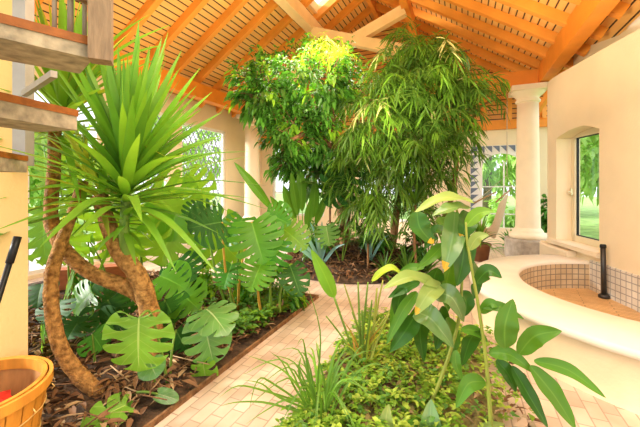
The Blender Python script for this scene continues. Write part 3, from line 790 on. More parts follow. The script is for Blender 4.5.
# ================================================================== planting beds
def bed(name, corners, label, mat='soil', h=.05, n=26, rough=.035, peak=0):
    a, b, c, d = corners; rows = []; rr = random.Random(hash(name) % 1 + len(label))
    for i in range(n + 1):
        row = []
        for j in range(n + 1):
            u, v = i / n, j / n
            p = (a * (1 - u) + d * u) * (1 - v) + (b * (1 - u) + c * u) * v
            ed = min(u, v, 1 - u, 1 - v)
            z = .012 + (h + rr.uniform(-1, 1) * rough) * min(1, ed * 8)
            row.append(V((p.x, p.y, max(.006, z))))
        rows.append(row)
    m = MB(); m.quads(rows); return tag(m.build(name, M[mat]), label, 'soil', None, 'stuff')
bed('planting_soil', [W(-5.4, .9), W(-1.6, .9), W(-1.6, 3.6), W(-5.4, 3.6)], 'dark mulched soil of the bed under the yuccas', n=44)
bed('planting_soil', [W(-.93, .6), W(.32, .75), W(.12, 3.25), W(-.88, 3.3)], 'mossy soil of the bed in front', 'bed', n=30, h=.04)
# edging of the left bed
m = MB(); m.bar(W(-1.59, .9, .015), W(-1.59, 3.61, .015), .016, .04); m.bar(W(-1.582, 3.61, .015), W(-5.4, 3.61, .015), .016, .04)
tag(m.build('bed_edging', M['trunkdk'], None, False), 'dark edging strip round the bed under the yuccas', 'edging', None, 'structure')
m = MB(); p_, q_ = P(52, 283, 4.1), P(134, 268, 4.4); p_.z = q_.z = .0; m.box((p_ + q_) / 2 + V((0, 0, .15)), (q_ - p_) / 2, V((.02, .1, 0)), V((0, 0, .15)))
tag(m.build('timber_border', M['redwood'], None, False), 'red-brown timber border behind the yucca stems', 'border')
# island
IC = V((.55, 5.62, 0))
m = MB(); rows = []
for i in range(13):
    r = i / 12; row = []
    for j in range(49):
        a = 2 * PI * j / 48; z = .34 * (1 - r ** 1.8) + .015 + (rnd(-.02, .03) if 0 < i < 12 and j < 48 else 0)
        row.append(IC + V((1.22 * r * math.cos(a), 1.15 * r * math.sin(a), z)))
    row[-1] = row[0]; rows.append(row)
m.quads(rows); tag(m.build('planting_mound', M['soil']), 'mounded dark soil under the tall trees in the middle', 'soil', None, 'stuff')
def mound_z(x, y):
    r = math.hypot((x - IC.x) / 1.22, (y - IC.y) / 1.15); return .34 * (1 - min(1, r) ** 1.8) + .015

def litter(name, n, samp, label, mats, L=(.05, .13), w=.3):
    m = MB()
    for _ in range(n):
        p = samp(); d = V((rnd(-1, 1), rnd(-1, 1), rnd(-.2, .5)))
        leaflet(m, p, d, rnd(*L), rnd(*L) * w, V((rnd(-.6, .6), rnd(-.6, .6), 1)), R.randrange(len(mats)), .2, .4)
    return tag(m.build(name, [M[x] for x in mats]), label, 'litter', None, 'stuff')
litter('bark_litter', 3200, lambda: W(rnd(-4.2, -1.65), rnd(.95, 3.5), rnd(.04, .11)), 'brown bark and dry leaf litter under the yuccas', ['flake', 'flake', 'trunkdk', 'flakepale'])
def isl():
    r, a = math.sqrt(rnd(0, 1)), rnd(0, 2 * PI); x, y = IC.x + 1.2 * r * math.cos(a), IC.y + 1.13 * r * math.sin(a); return V((x, y, mound_z(x, y) + rnd(.01, .06)))
litter('leaf_litter', 1500, isl, 'rusty brown litter on the mound under the tall trees', ['flake', 'flake', 'trunkdk', 'flake'], (.08, .2), .22)
litter('dry_litter', 700, lambda: W(rnd(-.85, .36), rnd(.8, 3.0), rnd(.04, .075)), 'dry pale leaf litter between the ground cover in front', ['flakepale', 'flake'], (.04, .1), .35)

m = MB()
for _ in range(420):
    p = W(rnd(-4.0, -1.7), rnd(1.0, 3.45), rnd(.05, .13)); a = rnd(0, PI); L = rnd(.08, .3); d = V((math.cos(a), math.sin(a), rnd(-.25, .35))); m.tube([p - d * L / 2, p + rv() * .01, p + d * L / 2], [.004, .006, .003], 4, R.choice((0, 0, 1)))
tag(m.build('stick_litter', [M['trunkdk'], M['flakepale']]), 'dry sticks and roots strewn over the mulch under the yuccas', 'litter', None, 'stuff')
def cover(name, n, samp, label, mats, wts, L=(.025, .055)):
    m = MB()
    for _ in range(n):
        p = samp()
        mi = R.choices(range(len(mats)), wts)[0]
        for k in range(4):
            a = rnd(0, 2 * PI); leaflet(m, p + V((rnd(-.02, .02), rnd(-.02, .02), rnd(-.01, .02))), V((math.cos(a), math.sin(a), rnd(-.1, .7))), rnd(*L), rnd(*L) * .62, V((0, 0, 1)) + rv() * .3, mi, .25, .15)
    return tag(m.build(name, [M[x] for x in mats]), label, 'ground cover', None, 'stuff')
def front():
    while True:
        a, b = rnd(-.9, .33), rnd(.7, 3.25)
        # bare, leaf-strewn patch at the right edge
        if a > .0 - (b - 1) * .0 and R.random() < .72 and a > -.05: continue
        return W(a, b, rnd(.05, .13))
cover('ground_cover', 2600, front, 'low small-leaved green ground cover carpeting the bed in front', ['cover', 'coverlt', 'coverdk'], [5, 3, 2])
cover('ground_cover', 700, lambda: W(-1.68 - abs(R.gauss(0, .45)), rnd(2.3, 3.55), rnd(.05, .16)), 'small green creeping plants along the edge of the bed under the yuccas', ['cover', 'coverdk'], [3, 3], (.04, .08))

# ================================================================== yuccas
def bark_tube(m, ctrl, r0, r1, n=26, seg=14, mi=0):
    pts = bez(ctrl, n); rad = [(r0 + (r1 - r0) * i / n) * (1 + rnd(-.06, .07)) for i in range(n + 1)]
    m.tube(pts, rad, seg, mi)
def rosette(m, c, n, L, w, up=V((0, 0, 1)), el=(-.35, 1.5), mi=(0,), droop=.25, az=None):
    up = up.normalized(); x = up.cross(V((0, 1, .1))).normalized(); y = up.cross(x)
    for k in range(n):
        a = (k * 2.39996 + rnd(-.2, .2)) if az is None else rnd(*az)
        t = (k + .5) / n; e_ = el[0] + (el[1] - el[0]) * t ** .8 + rnd(-.1, .1)
        d = (x * math.cos(a) + y * math.sin(a)) * math.cos(e_) + up * math.sin(e_)
        l = L * rnd(.72, 1.08) * (.72 if e_ < 0 else 1); s = c + up * (.34 * t - .2) * L + d * .02
        dn = V((0, 0, -1)) * droop * l * (1.2 - t) * rnd(.3, 1.3)
        blade(m, [s, s + d * l * .5 + dn * .2, s + d * l + dn], w * rnd(.85, 1.15), up + rv() * .2 if abs(d.dot(up)) < .93 else V((rnd(-1, 1), rnd(-1, -.2), .2)), 8, .35, R.choice(mi))
yc = P(126, 196, 2.4)
e = empty('yucca', V((P(150, 333, 2.45).x, 2.45, .05)), 'big yucca with a thick orange-brown stem and a full sword-leaf crown', 'yucca')
m = MB(); bark_tube(m, [P(152, 368, 2.45), P(151, 320, 2.45), P(139, 278, 2.42), P(120, 252, 2.4), P(108, 224, 2.42), P(100, 196, 2.45)], .074, .052); m.build('trunk', M['trunk'], e)
m = MB(); bark_tube(m, [P(128, 262, 2.4), P(124, 240, 2.38), P(125, 214, 2.38), P(126, 190, 2.4)], .036, .028); rosette(m, P(125, 222, 2.38), 16, .36, .05, V((0, 0, 1)), (-.9, .6), (1,), .4); m.build('branch', [M['stemg'], M['yucca']], e)
m = MB(); rosette(m, yc + V((0, 0, .10)), 104, 1.0, .068, V((.06, -.05, 1)), (-.12, 1.5), (0, 0, 2), .30)
for tx, ty, dd in ((140, 38, 2.3), (118, 44, 2.35), (128, 55, 2.2), (165, 52, 2.3), (178, 70, 2.4), (200, 68, 2.5), (158, 80, 2.2), (106, 70, 2.3), (212, 92, 2.6), (222, 112, 2.7), (222, 135, 2.6), (90, 90, 2.2), (218, 152, 2.5), (75, 60, 2.4), (150, 45, 2.4), (196, 95, 2.3)):
    t = P(tx, ty, dd); s = yc + V((0, 0, .05)); md = s.lerp(t, .5) + V((0, 0, .05)); blade(m, [s, md, t], .07, V((0, -1, .5)), 9, .35, 0)
m.build('leaf_crown', [M['yucca'], M['yuccaold'], M['yuccadk']], e)
m = MB(); rosette(m, P(101, 195, 2.45), 26, .62, .045, V((-.1, 0, 1)), (-.5, 1.2), (0, 1), .3); m.build('side_crown', [M['yucca'], M['yuccaold']], e)

e = empty('yucca', V((P(150, 345, 2.6).x, 2.6, .05)), 'slim yucca bending far out below the stair with a yellow-green crown', 'yucca')
m = MB(); bark_tube(m, [P(152, 350, 2.6), P(149, 308, 2.55), P(130, 289, 2.45), P(93, 274, 2.38), P(66, 252, 2.36), P(53, 228, 2.4), P(51, 205, 2.44), P(54, 170, 2.5), P(55, 128, 2.55)], .056, .042, 34); m.build('trunk', M['trunk'], e)
m = MB(); cc = P(62, 112, 2.55); rosette(m, cc, 66, .95, .055, V((.15, -.05, 1)), (-.25, 1.45), (0, 0, 0, 0, 1), .3)
for tx, ty, dd in ((172, 24, 2.5), (166, 44, 2.6), (150, 58, 2.5), (150, 14, 2.6), (118, -10, 2.5), (90, -12, 2.5), (40, 5, 2.6), (70, -5, 2.5), (108, 8, 2.4), (132, 72, 2.5)):
    t = P(tx, ty, dd); md = cc.lerp(t, .5) + V((0, 0, .12)); blade(m, [cc, md, t], .055, V((0, -1, .6)), 9, .3, R.choice((0, 0, 0, 1)))
m.build('leaf_crown', [M['yucca'], M['yuccaold']], e)

e = empty('yucca', V((P(104, 404, 2.08).x, 2.08, .05)), 'bare-stemmed yucca curving up from the front edge of the mulch', 'yucca')
m = MB(); bark_tube(m, [P(112, 418, 2.1), P(103, 398, 2.08), P(78, 374, 2.1), P(60, 346, 2.12), P(52, 310, 2.15), P(52, 275, 2.2), P(60, 246, 2.28), P(73, 212, 2.4), P(83, 182, 2.5)], .050, .036, 34); m.build('trunk', M['trunk'], e)
m = MB(); rosette(m, P(85, 178, 2.5), 20, .42, .04, V((.1, 0, 1)), (-.6, 1.3), (0, 1), .3); m.build('leaf_crown', [M['yuccaold'], M['yucca']], e)

# ================================================================== monsteras
def mon_leaf(e, stem, base, tip, wpx, d, mat, nrm=(0, -1, .35), lobes=6, slit=.45, seed=1, holes=True, droop=.12, dt=0, gap=1, stemmat='stemg', fold=.16, sr=.008):
    b_, t_ = P(base[0], base[1], d), P(tip[0], tip[1], d + dt); w = wpx * d / F
    m = MB(); monstera(m, b_, t_, V(nrm), w, lobes, slit, holes, droop, fold, 0, gap, .012, seed)
    lf = m.build('leaf', M[mat], e)
    if stem:
        m = MB(); pts = [P(*s) for s in stem] + [b_]
        m.tube(bez(pts, 14), [sr * (1.3 - .5 * i / 14) for i in range(15)], 7); m.build('petiole', M[stemmat], lf)
    return lf
e = empty('monstera', V((P(172, 370, 2.35).x, 2.35, .05)), 'monstera with one big yellow-green split leaf facing the path below the yucca', 'monstera')
mon_leaf(e, [(168, 385, 2.2), (160, 345, 2.15), (150, 312, 2.05)], (139, 318), (136, 372), 72, 1.95, 'monlight', (-.05, -1, .3), 6, .50, 3, True, .1, -.05, fold=.08)
mon_leaf(e, [(196, 385, 2.5), (200, 350, 2.5)], (204, 322), (213, 364), 46, 2.35, 'monpale', (.2, -1, .5), 6, .45, 5, True, .12, -.05)
mon_leaf(e, [(200, 380, 2.45)], (206, 309), (222, 318), 46, 2.42, 'monpale', (.1, -.55, 1), 5, .6, 8, False, .35, -.25)
mon_leaf(e, [(192, 392, 2.35)], (203, 362), (207, 390), 26, 2.3, 'monlight', (.1, -1, .3), 5, .5, 9, True, .1, 0)
mon_leaf(e, [(170, 385, 2.3), (172, 350, 2.3)], (176, 330), (186, 350), 40, 2.45, 'mondark', (.2, -1, .2), 5, .5, 10, True, .12, 0)
mon_leaf(e, [(155, 385, 2.1)], (150, 362), (156, 377), 26, 2.05, 'monpale', (.1, -1, .8), 4, 2, 12, False, .1, -.05)
mon_leaf(e, [(120, 398, 2.05), (140, 392, 2.0)], (158, 394), (178, 399), 14, 1.98, 'monpale', (.1, -.8, 1), 4, 2, 13, False, .1, 0)

e = empty('monstera', V((P(118, 425, 1.95).x, 1.95, .05)), 'small lobed plant sprouting beside the foot of the bare yucca stem', 'philodendron')
mon_leaf(e, [(128, 440, 1.9), (131, 425, 1.9)], (126, 405), (82, 424), 34, 1.9, 'monlight', (-.1, -.7, 1), 4, .55, 14, False, .15, -.15)
mon_leaf(e, [(126, 440, 1.92)], (112, 402), (122, 421), 30, 1.95, 'mon', (.1, -.7, 1), 4, .6, 15, False, .2, -.1)

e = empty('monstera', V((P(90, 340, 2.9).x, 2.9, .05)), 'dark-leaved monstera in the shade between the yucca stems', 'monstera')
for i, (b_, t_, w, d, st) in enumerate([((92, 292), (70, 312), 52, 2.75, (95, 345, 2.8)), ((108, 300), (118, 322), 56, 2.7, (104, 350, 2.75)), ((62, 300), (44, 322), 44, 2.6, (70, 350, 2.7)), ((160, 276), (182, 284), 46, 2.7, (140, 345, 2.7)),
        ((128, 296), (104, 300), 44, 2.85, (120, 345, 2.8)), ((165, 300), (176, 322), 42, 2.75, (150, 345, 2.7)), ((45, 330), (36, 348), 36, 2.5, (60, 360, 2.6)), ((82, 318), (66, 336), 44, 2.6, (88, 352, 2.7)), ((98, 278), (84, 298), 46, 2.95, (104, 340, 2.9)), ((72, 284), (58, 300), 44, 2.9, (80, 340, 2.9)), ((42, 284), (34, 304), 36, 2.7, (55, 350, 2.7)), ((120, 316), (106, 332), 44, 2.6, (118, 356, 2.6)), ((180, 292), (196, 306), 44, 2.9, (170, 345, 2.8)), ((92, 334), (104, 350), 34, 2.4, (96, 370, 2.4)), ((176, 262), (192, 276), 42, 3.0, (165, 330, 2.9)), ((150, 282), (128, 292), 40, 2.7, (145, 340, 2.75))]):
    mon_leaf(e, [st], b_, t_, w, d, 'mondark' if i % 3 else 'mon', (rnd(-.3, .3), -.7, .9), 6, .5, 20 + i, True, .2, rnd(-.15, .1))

e = empty('monstera', V((P(150, 290, 3.6).x, 3.55, .05)), 'sunlit monstera with fresh green leaves glowing against the left glazing', 'monstera')
for i, (b_, t_, w, d, st) in enumerate([((176, 214), (158, 264), 88, 3.5, (160, 300, 3.5)), ((104, 214), (116, 264), 74, 3.4, (140, 300, 3.5)), ((208, 226), (238, 262), 62, 3.45, (170, 300, 3.5)), ((44, 208), (40, 262), 52, 3.3, (80, 300, 3.4)),
        ((44, 150), (42, 196), 50, 3.4, (75, 300, 3.5)), ((150, 190), (190, 228), 70, 3.6, (160, 300, 3.6)), ((74, 180), (68, 216), 50, 3.6, (90, 300, 3.5)), ((84, 232), (74, 270), 46, 3.5, (110, 300, 3.5)), ((46, 120), (36, 150), 40, 3.5, (70, 300, 3.5)), ((128, 180), (118, 222), 62, 3.7, (140, 300, 3.6)), ((62, 136), (74, 168), 46, 3.7, (80, 300, 3.6)), ((60, 226), (50, 268), 46, 3.8, (80, 300, 3.7)), ((132, 222), (140, 262), 60, 3.7, (140, 300, 3.6)), ((94, 150), (88, 190), 54, 3.9, (100, 300, 3.7)), ((186, 176), (206, 206), 44, 3.8, (165, 300, 3.6))]):
    mon_leaf(e, [st, ((st[0] + b_[0]) / 2 + 6, (st[1] + b_[1]) / 2, d)], b_, t_, w, d, 'mon', (rnd(-.3, .1), -1, rnd(.1, .5)), 7, .42, 40 + i, True, .12, rnd(-.2, .2), 2)

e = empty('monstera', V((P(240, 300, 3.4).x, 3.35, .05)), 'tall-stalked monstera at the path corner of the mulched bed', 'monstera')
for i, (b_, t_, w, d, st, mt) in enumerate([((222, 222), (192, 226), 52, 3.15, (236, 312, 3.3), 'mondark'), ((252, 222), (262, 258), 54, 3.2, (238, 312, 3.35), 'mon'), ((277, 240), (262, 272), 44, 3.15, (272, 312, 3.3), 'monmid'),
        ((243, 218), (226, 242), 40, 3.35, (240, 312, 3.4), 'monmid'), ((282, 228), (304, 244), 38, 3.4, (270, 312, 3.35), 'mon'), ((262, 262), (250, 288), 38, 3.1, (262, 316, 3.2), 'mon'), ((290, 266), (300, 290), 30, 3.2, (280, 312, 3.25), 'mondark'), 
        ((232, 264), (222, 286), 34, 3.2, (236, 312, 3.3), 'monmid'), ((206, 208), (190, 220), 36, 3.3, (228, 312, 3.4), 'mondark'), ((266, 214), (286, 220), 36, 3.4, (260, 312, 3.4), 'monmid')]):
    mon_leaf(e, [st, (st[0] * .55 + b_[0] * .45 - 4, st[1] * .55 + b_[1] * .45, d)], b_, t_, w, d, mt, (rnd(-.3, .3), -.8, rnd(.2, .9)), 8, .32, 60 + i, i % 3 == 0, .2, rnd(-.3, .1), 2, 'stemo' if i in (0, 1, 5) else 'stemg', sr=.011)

# leafy low shrub by the far edge of the left bed
e = empty('shrub', W(-2.5, 3.3, .05), 'bushy small-leaved shrub under the tall-stalked monstera', 'shrub')
m = MB()
crown_sprigs(m, [(P(232, 280, 3.75), (.45, .25, .26), 3), (P(275, 285, 3.6), (.4, .2, .2), 2), (P(200, 275, 3.7), (.28, .2, .18), 1)], 90, (.10, .05), [(3, 0), (2, 1)], 9, .4, .09, 2)
m.build('foliage', [M['ficus'], M['ficuslt'], M['stemg']], e)

# ================================================================== the tall trees in the middle
e = empty('ficus_tree', V((.42, 5.5, .33)), 'broad-leaved fig tree with a dense rounded crown, left of the narrow-leaved tree', 'tree')
m = MB(); q = V((.42, 5.5, .28))
bark_tube(m, [q, q + V((-.05, -.05, .6)), P(338, 150, 5.45), P(320, 110, 5.3)], .10, .05); m.build('trunk', M['trunkdk'], e)
for ctrl in ([P(338, 158, 5.45), P(310, 120, 5.2), P(270, 95, 5.0)], [P(336, 150, 5.45), P(330, 100, 5.4), P(310, 65, 5.2)], [q + V((0, .05, .2)), P(352, 190, 5.5), P(358, 120, 5.4), P(345, 70, 5.2)], [P(325, 125, 5.35), P(292, 140, 5.0), P(282, 152, 4.9)]):
    m = MB(); bark_tube(m, ctrl, .045, .015, 12, 8); m.build('branch', M['trunkdk'], e)
m = MB()
crown_sprigs(m, [(P(300, 85, 5.2), (.85, .6, .50), 5), (P(263, 92, 4.9), (.36, .4, .38), 2.4), (P(290, 128, 4.9), (.26, .3, .4), 1.2), (P(325, 80, 5.0), (.62, .5, .5), 3.2), (P(292, 130, 5.1), (.55, .5, .5), 3.4), (P(330, 140, 5.3), (.5, .5, .55), 3), (P(286, 160, 4.9), (.17, .2, .28), .8), (P(245, 78, 4.9), (.2, .25, .2), .7), (P(312, 170, 5.2), (.4, .3, .35), 1.6)], 900, (.115, .052), [(2.2, -.4), (.7, .9), (1.8, -1.0)], 10, .55, .13, 3)  # lighter leaves weighted upwards, darker ones downwards: skylight painted into the crown
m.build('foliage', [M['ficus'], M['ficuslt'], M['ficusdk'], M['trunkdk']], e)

e = empty('podocarpus_tree', V((1.15, 5.35, .25)), 'tall narrow-leaved tree with drooping sprays, right of the fig tree', 'tree')
q = V((1.15, 5.35, .2))
m = MB(); bark_tube(m, [q, P(398, 200, 5.3), P(402, 140, 5.3), P(412, 80, 5.2)], .065, .035); m.build('trunk', M['trunkdk'], e)
m = MB(); q2 = V((2.0, 5.3, 0)); bark_tube(m, [q + V((.1, 0, -.0)), P(440, 225, 5.2), P(456, 170, 5.15), P(452, 110, 5.1)], .05, .03); m.build('trunk', M['trunkdk'], e)
for ctrl in ([P(402, 150, 5.3), P(380, 110, 5.0), P(360, 90, 4.8)], [P(410, 100, 5.25), P(440, 60, 5.1), P(470, 50, 5.0)], [P(455, 150, 5.15), P(478, 110, 5.0), P(495, 100, 4.9)]):
    m = MB(); bark_tube(m, ctrl, .03, .01, 10, 7); m.build('branch', M['trunkdk'], e)
m = MB()
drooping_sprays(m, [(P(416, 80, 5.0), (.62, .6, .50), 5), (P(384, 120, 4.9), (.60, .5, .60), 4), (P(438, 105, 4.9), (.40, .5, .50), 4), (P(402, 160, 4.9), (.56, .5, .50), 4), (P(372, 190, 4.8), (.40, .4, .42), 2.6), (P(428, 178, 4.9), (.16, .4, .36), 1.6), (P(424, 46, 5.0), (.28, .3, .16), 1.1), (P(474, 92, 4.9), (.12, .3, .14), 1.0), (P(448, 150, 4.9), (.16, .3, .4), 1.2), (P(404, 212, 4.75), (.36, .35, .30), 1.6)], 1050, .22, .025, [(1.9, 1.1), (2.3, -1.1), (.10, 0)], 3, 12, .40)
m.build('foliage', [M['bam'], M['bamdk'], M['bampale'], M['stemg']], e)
m = MB()
drooping_sprays(m, [(P(322, 46, 4.7), (.22, .2, .07), 2), (P(346, 52, 4.7), (.18, .2, .10), 2), (P(305, 36, 4.75), (.12, .1, .05), .7)], 34, .13, .02, [(1, 0)], None, 11, .26)
m.build('young_growth', M['lime'], e)

# strap-leaved clump and others on the mound
def clump(name, base, tips, w, mat, label, cat, jitter=.03, arch=.1, n=9, blunt=False, stem=None, nrm=(0, -1, .4), stemmat='stemg', partname='leaf'):
    e = empty(name, base, label, cat)
    for t in tips:
        tip, ww = t[0], (t[1] if len(t) > 1 else w)
        s = V(base) + V((rnd(-jitter, jitter), rnd(-jitter, jitter), 0)); md = s.lerp(tip, .55) + V((0, 0, arch * (tip - s).length))
        m = MB()
        if stem:
            k = stem; lb = s.lerp(tip, k) + V((0, 0, arch * .6 * (tip - s).length))
            lance(m, [lb, lb.lerp(tip, .5) + V((0, 0, arch * .25 * (tip - s).length)), tip], ww, nrm, 9, .25, 0, .9)
            lf = m.build(partname, M[mat], e)
            m = MB(); m.tube(bez([s, s.lerp(lb, .5) + V((0, 0, .02)), lb], 8), .008, 6); m.build('stalk', M[stemmat], lf)
        else:
            blade(m, [s, md, tip], ww, V(nrm), n, .3); m.build(partname, M[mat], e)
    return e
b_ = V((-.20, 5.15, mound_z(-.2, 5.15)))
clump('strelitzia', b_, [(P(234, 162, 4.75), .14), (P(300, 165, 4.9), .16), (P(291, 172, 4.8), .13), (P(316, 178, 4.9), .16), (P(328, 192, 4.9), .12), (P(270, 196, 4.7), .13), (P(310, 200, 4.8), .12), (P(283, 185, 5.0), .16)], .1, 'ginger', 'upright clump of long-stalked lance leaves on the left of the mound', 'plant', .08, .03, stem=.52)
b_ = V((.02, 4.92, mound_z(.02, 4.92)))
clump('cool_sheen_plant', b_, [(P(322, 221, 4.7), .06), (P(281, 247, 4.6), .06), (P(332, 232, 4.7), .05), (P(345, 244, 4.7), .05), (P(298, 230, 4.7), .05), (P(310, 222, 4.8), .05), (P(288, 238, 4.6), .05), (P(318, 240, 4.55), .05)], .06, 'blue', 'low strap leaves on the mound with cool reflected light painted blue-grey into them', 'plant', .03, .14)  # strap leaves added to carry cool reflected light as colour
b_ = V((.75, 4.95, mound_z(.75, 4.95)))
clump('cool_sheen_plant', b_, [(P(380, 215, 4.8), .05), (P(362, 236, 4.7), .05), (P(374, 226, 4.7), .04), (P(390, 234, 4.7), .04), (P(368, 222, 4.8), .04)], .06, 'blue', 'tuft under the drooping sprays of the tree, cool light painted blue into its blades', 'plant', .03, .12)  # second added tuft, cool light in its leaf colour
e = empty('monstera', V((.3, 4.95, mound_z(.3, 4.95))), 'dark fan-leaved monstera in front of the fig trunk', 'monstera')
mon_leaf(e, [(342, 262, 4.95)], (350, 170), (326, 204), 46, 4.8, 'mondark', (-.2, -1, .3), 8, .3, 81, False, .15, 0, 2)
mon_leaf(e, [(340, 262, 4.95)], (326, 226), (330, 246), 26, 4.6, 'monpale', (.1, -1, .3), 7, .4, 82, False, .2, 0, 2)
mon_leaf(e, [(342, 262, 4.95)], (360, 200), (384, 214), 34, 4.8, 'mon', (.2, -1, .4), 8, .3, 83, False, .2, 0, 2)
# feathery low plants at the mound's front edge
def tuft(name, c, n, L, w, label, cat, mats, el=(.15, 1.3), droop=.5):
    e = empty(name, c, label, cat); m = MB(); rosette(m, V(c) + V((0, 0, .08)), n, L, w, V((0, 0, 1)), el, tuple(range(len(mats))), droop); m.build('foliage', [M[x] for x in mats], e); return e
c = V((1.25, 4.72, mound_z(1.25, 4.72) - .02)); tuft('fern', c, 40, .42, .03, 'feathery dark fern at the right front of the mound', 'fern', ['bamdk', 'bam'])
c = V((.9, 4.62, mound_z(.9, 4.62) - .02)); tuft('fern', c, 34, .36, .028, 'small arching fern at the very front of the mound', 'fern', ['bam', 'bamdk'])
c = V((1.62, 4.95, .02)); tuft('fern', c, 40, .45, .03, 'arching fern beside the right edge of the mound', 'fern', ['bamdk', 'bam'])
for (x, y, r, lab) in ((.05, 5.15, .26, 'leafy shrub at the left foot of the fig trunk'), (.85, 5.25, .24, 'leafy shrub between the two tall tree trunks'), (1.5, 5.2, .26, 'leafy shrub at the right of the mound under the drooping sprays')):
    c = V((x, y, mound_z(x, y) - .01)); e = empty('shrub', c, lab, 'shrub')
    m = MB(); m.tube([c, c + V((.02, 0, .2)), c + V((0, .02, .36))], .014, 6); m.build('stem', M['stemg'], e)
    m = MB(); crown_sprigs(m, [(c + V((0, 0, .34)), (r, r, .26), 1)], 56, (.11, .05), [(2, 0), (1.6, 0), (.5, 0)], 8, .5, .09); m.build('foliage', [M['ficus'], M['ficusdk'], M['bam']], e)
for (px, py, d, L, lab) in ((330, 196, 5.0, .62, 'dark feathery palm behind the strap leaves painted with cool light'), (368, 240, 4.7, .5, 'low feathery palm in front of the mound trunks')):
    t = P(px, py, d); c = V((t.x, t.y, mound_z(t.x, t.y) - .01)); e = empty('palm', c, lab, 'palm')
    m = MB(); m.tube([c, V((t.x, t.y, max(c.z + .1, t.z - .05)))], .016, 7); m.build('stem', M['trunkdk'], e)
    m = MB()
    for k in range(15):
        a = k * 2.4; el = rnd(.1, 1.2); dv = V((math.cos(a) * math.cos(el), math.sin(a) * math.cos(el), math.sin(el))); o = V((t.x, t.y, max(c.z + .1, t.z - .06)))
        pts = bez([o, o + dv * L * .5, o + dv * L + V((0, 0, -.3 * L))], 12)
        m.tube(pts, .004, 4)
        for i in range(2, 13):
            tg = (pts[min(12, i + 1)] - pts[i - 1]).normalized(); sd = tg.cross(V((0, 0, 1))).normalized()
            for sg in (-1, 1): leaflet(m, pts[i], tg * .6 + sd * sg, .17 * L / .5 * math.sin(PI * (i / 13)) + .04, .018, V((0, 0, 1)), 0, .25, .15)
    m.build('frond_crown', [M['bamdk']], e)
e = empty('dracaena', V((1.38, 4.7, .05)), 'slender cane plant with drooping leaves right of the mound', 'plant')
m = MB(); m.tube(bez([V((1.38, 4.7, .03)), P(414, 235, 4.65), P(415, 205, 4.6)], 8), .02, 8); m.build('cane', M['trunkdk'], e)
m = MB(); rosette(m, P(415, 205, 4.6), 34, .5, .035, V((0, 0, 1)), (-.7, 1.2), (0, 1), .6); m.build('leaf_crown', [M['bamdk'], M['bam']], e)

# ================================================================== bed in front: ginger plants
def gl(e, ctrl, wpx, mat, d, blunt=.8, nrm=(0, -1, .45), wave=.05, fold=.22, spot=False):
    """one broad blade; ctrl = (px, py, extra depth)"""
    pts = [P(c[0], c[1], d + (c[2] if len(c) > 2 else 0)) for c in ctrl]
    m = MB(); lance(m, pts, wpx * d / F, V(nrm), 16, fold, 0, blunt, wave)
    if spot:
        for i in range(len(m.f) - 11, len(m.f) - 2): m.m[i] = 1 if (i % 4 < 3 or i > len(m.f) - 10) else 0
    m.build('leaf', [M[mat], M['spot']], e)
D1 = 1.72
e = empty('ginger', V((P(490, 446, D1).x, D1, .05)), 'tall ginger stalk with long leaves reaching over the basin side', 'ginger')
m = MB(); m.tube(bez([P(492, 446, D1), P(490, 410, D1), P(486, 360, D1), P(479, 310, D1), P(472, 270, D1), P(467, 240, D1), P(466, 222, D1)], 24), [.0115 - .0065 * i / 24 for i in range(25)], 10); m.build('cane', M['caneg'], e)
N1 = (.0, -1, .6)
for ctrl, w, mt in (([(481, 306), (500, 307, -.05), (524, 319, -.08)], 11, 'ginger'), ([(505, 348, -.1), (505, 325, -.1), (513, 299, -.06)], 24, 'ginger'), ([(519, 354, -.1), (535, 336, -.14), (562, 331, -.2)], 19, 'ginger'),
        ([(489, 353), (510, 355, -.06), (536, 374, -.1)], 14, 'ginger'), ([(534, 361, -.1), (568, 370, -.15), (606, 398, -.22)], 13, 'ginger'), ([(530, 366, -.1), (553, 394, -.15), (576, 430, -.2)], 19, 'ginger'),
        ([(512, 366, -.05), (528, 394, -.1), (548, 428, -.15)], 15, 'gingerdk'), ([(496, 360), (508, 374, -.03), (516, 392, -.05)], 15, 'gingerdk'), ([(476, 283), (488, 271, -.04), (502, 278, -.07)], 15, 'gingerdk'),
        ([(481, 313), (490, 304, -.03), (499, 307, -.05)], 12, 'ginger'), ([(461, 330), (475, 331, .02), (488, 342, 0)], 11, 'ginger'), ([(469, 250), (477, 238, -.02), (489, 235, -.05)], 12, 'gingerpale'),
        ([(466, 226), (478, 214, -.02), (494, 211, -.06)], 14, 'yucca'), ([(485, 382), (468, 384, -.03), (456, 408, -.06)], 16, 'ginger'), ([(456, 350), (456, 364, -.02), (462, 380, -.02)], 10, 'ginger'), ([(480, 330), (470, 340, .1), (462, 366, .12)], 18, 'gingerdk')):
    gl(e, ctrl, w * .95, mt, D1, .85, N1, .10, .3)
D2 = 1.95
e = empty('ginger', V((P(424, 418, D2).x, D2, .05)), 'leaning ginger stalk with a heavy head of folded, yellow-spotted leaves', 'ginger')
m = MB(); m.tube(bez([P(420, 425, D2), P(434, 396, D2), P(449, 355, D2), P(459, 318, D2), P(462, 280, D2), P(464, 235, D2), P(455, 206, D2)], 24), [.012 - .006 * i / 24 for i in range(25)], 10); m.build('cane', M['caneg'], e)
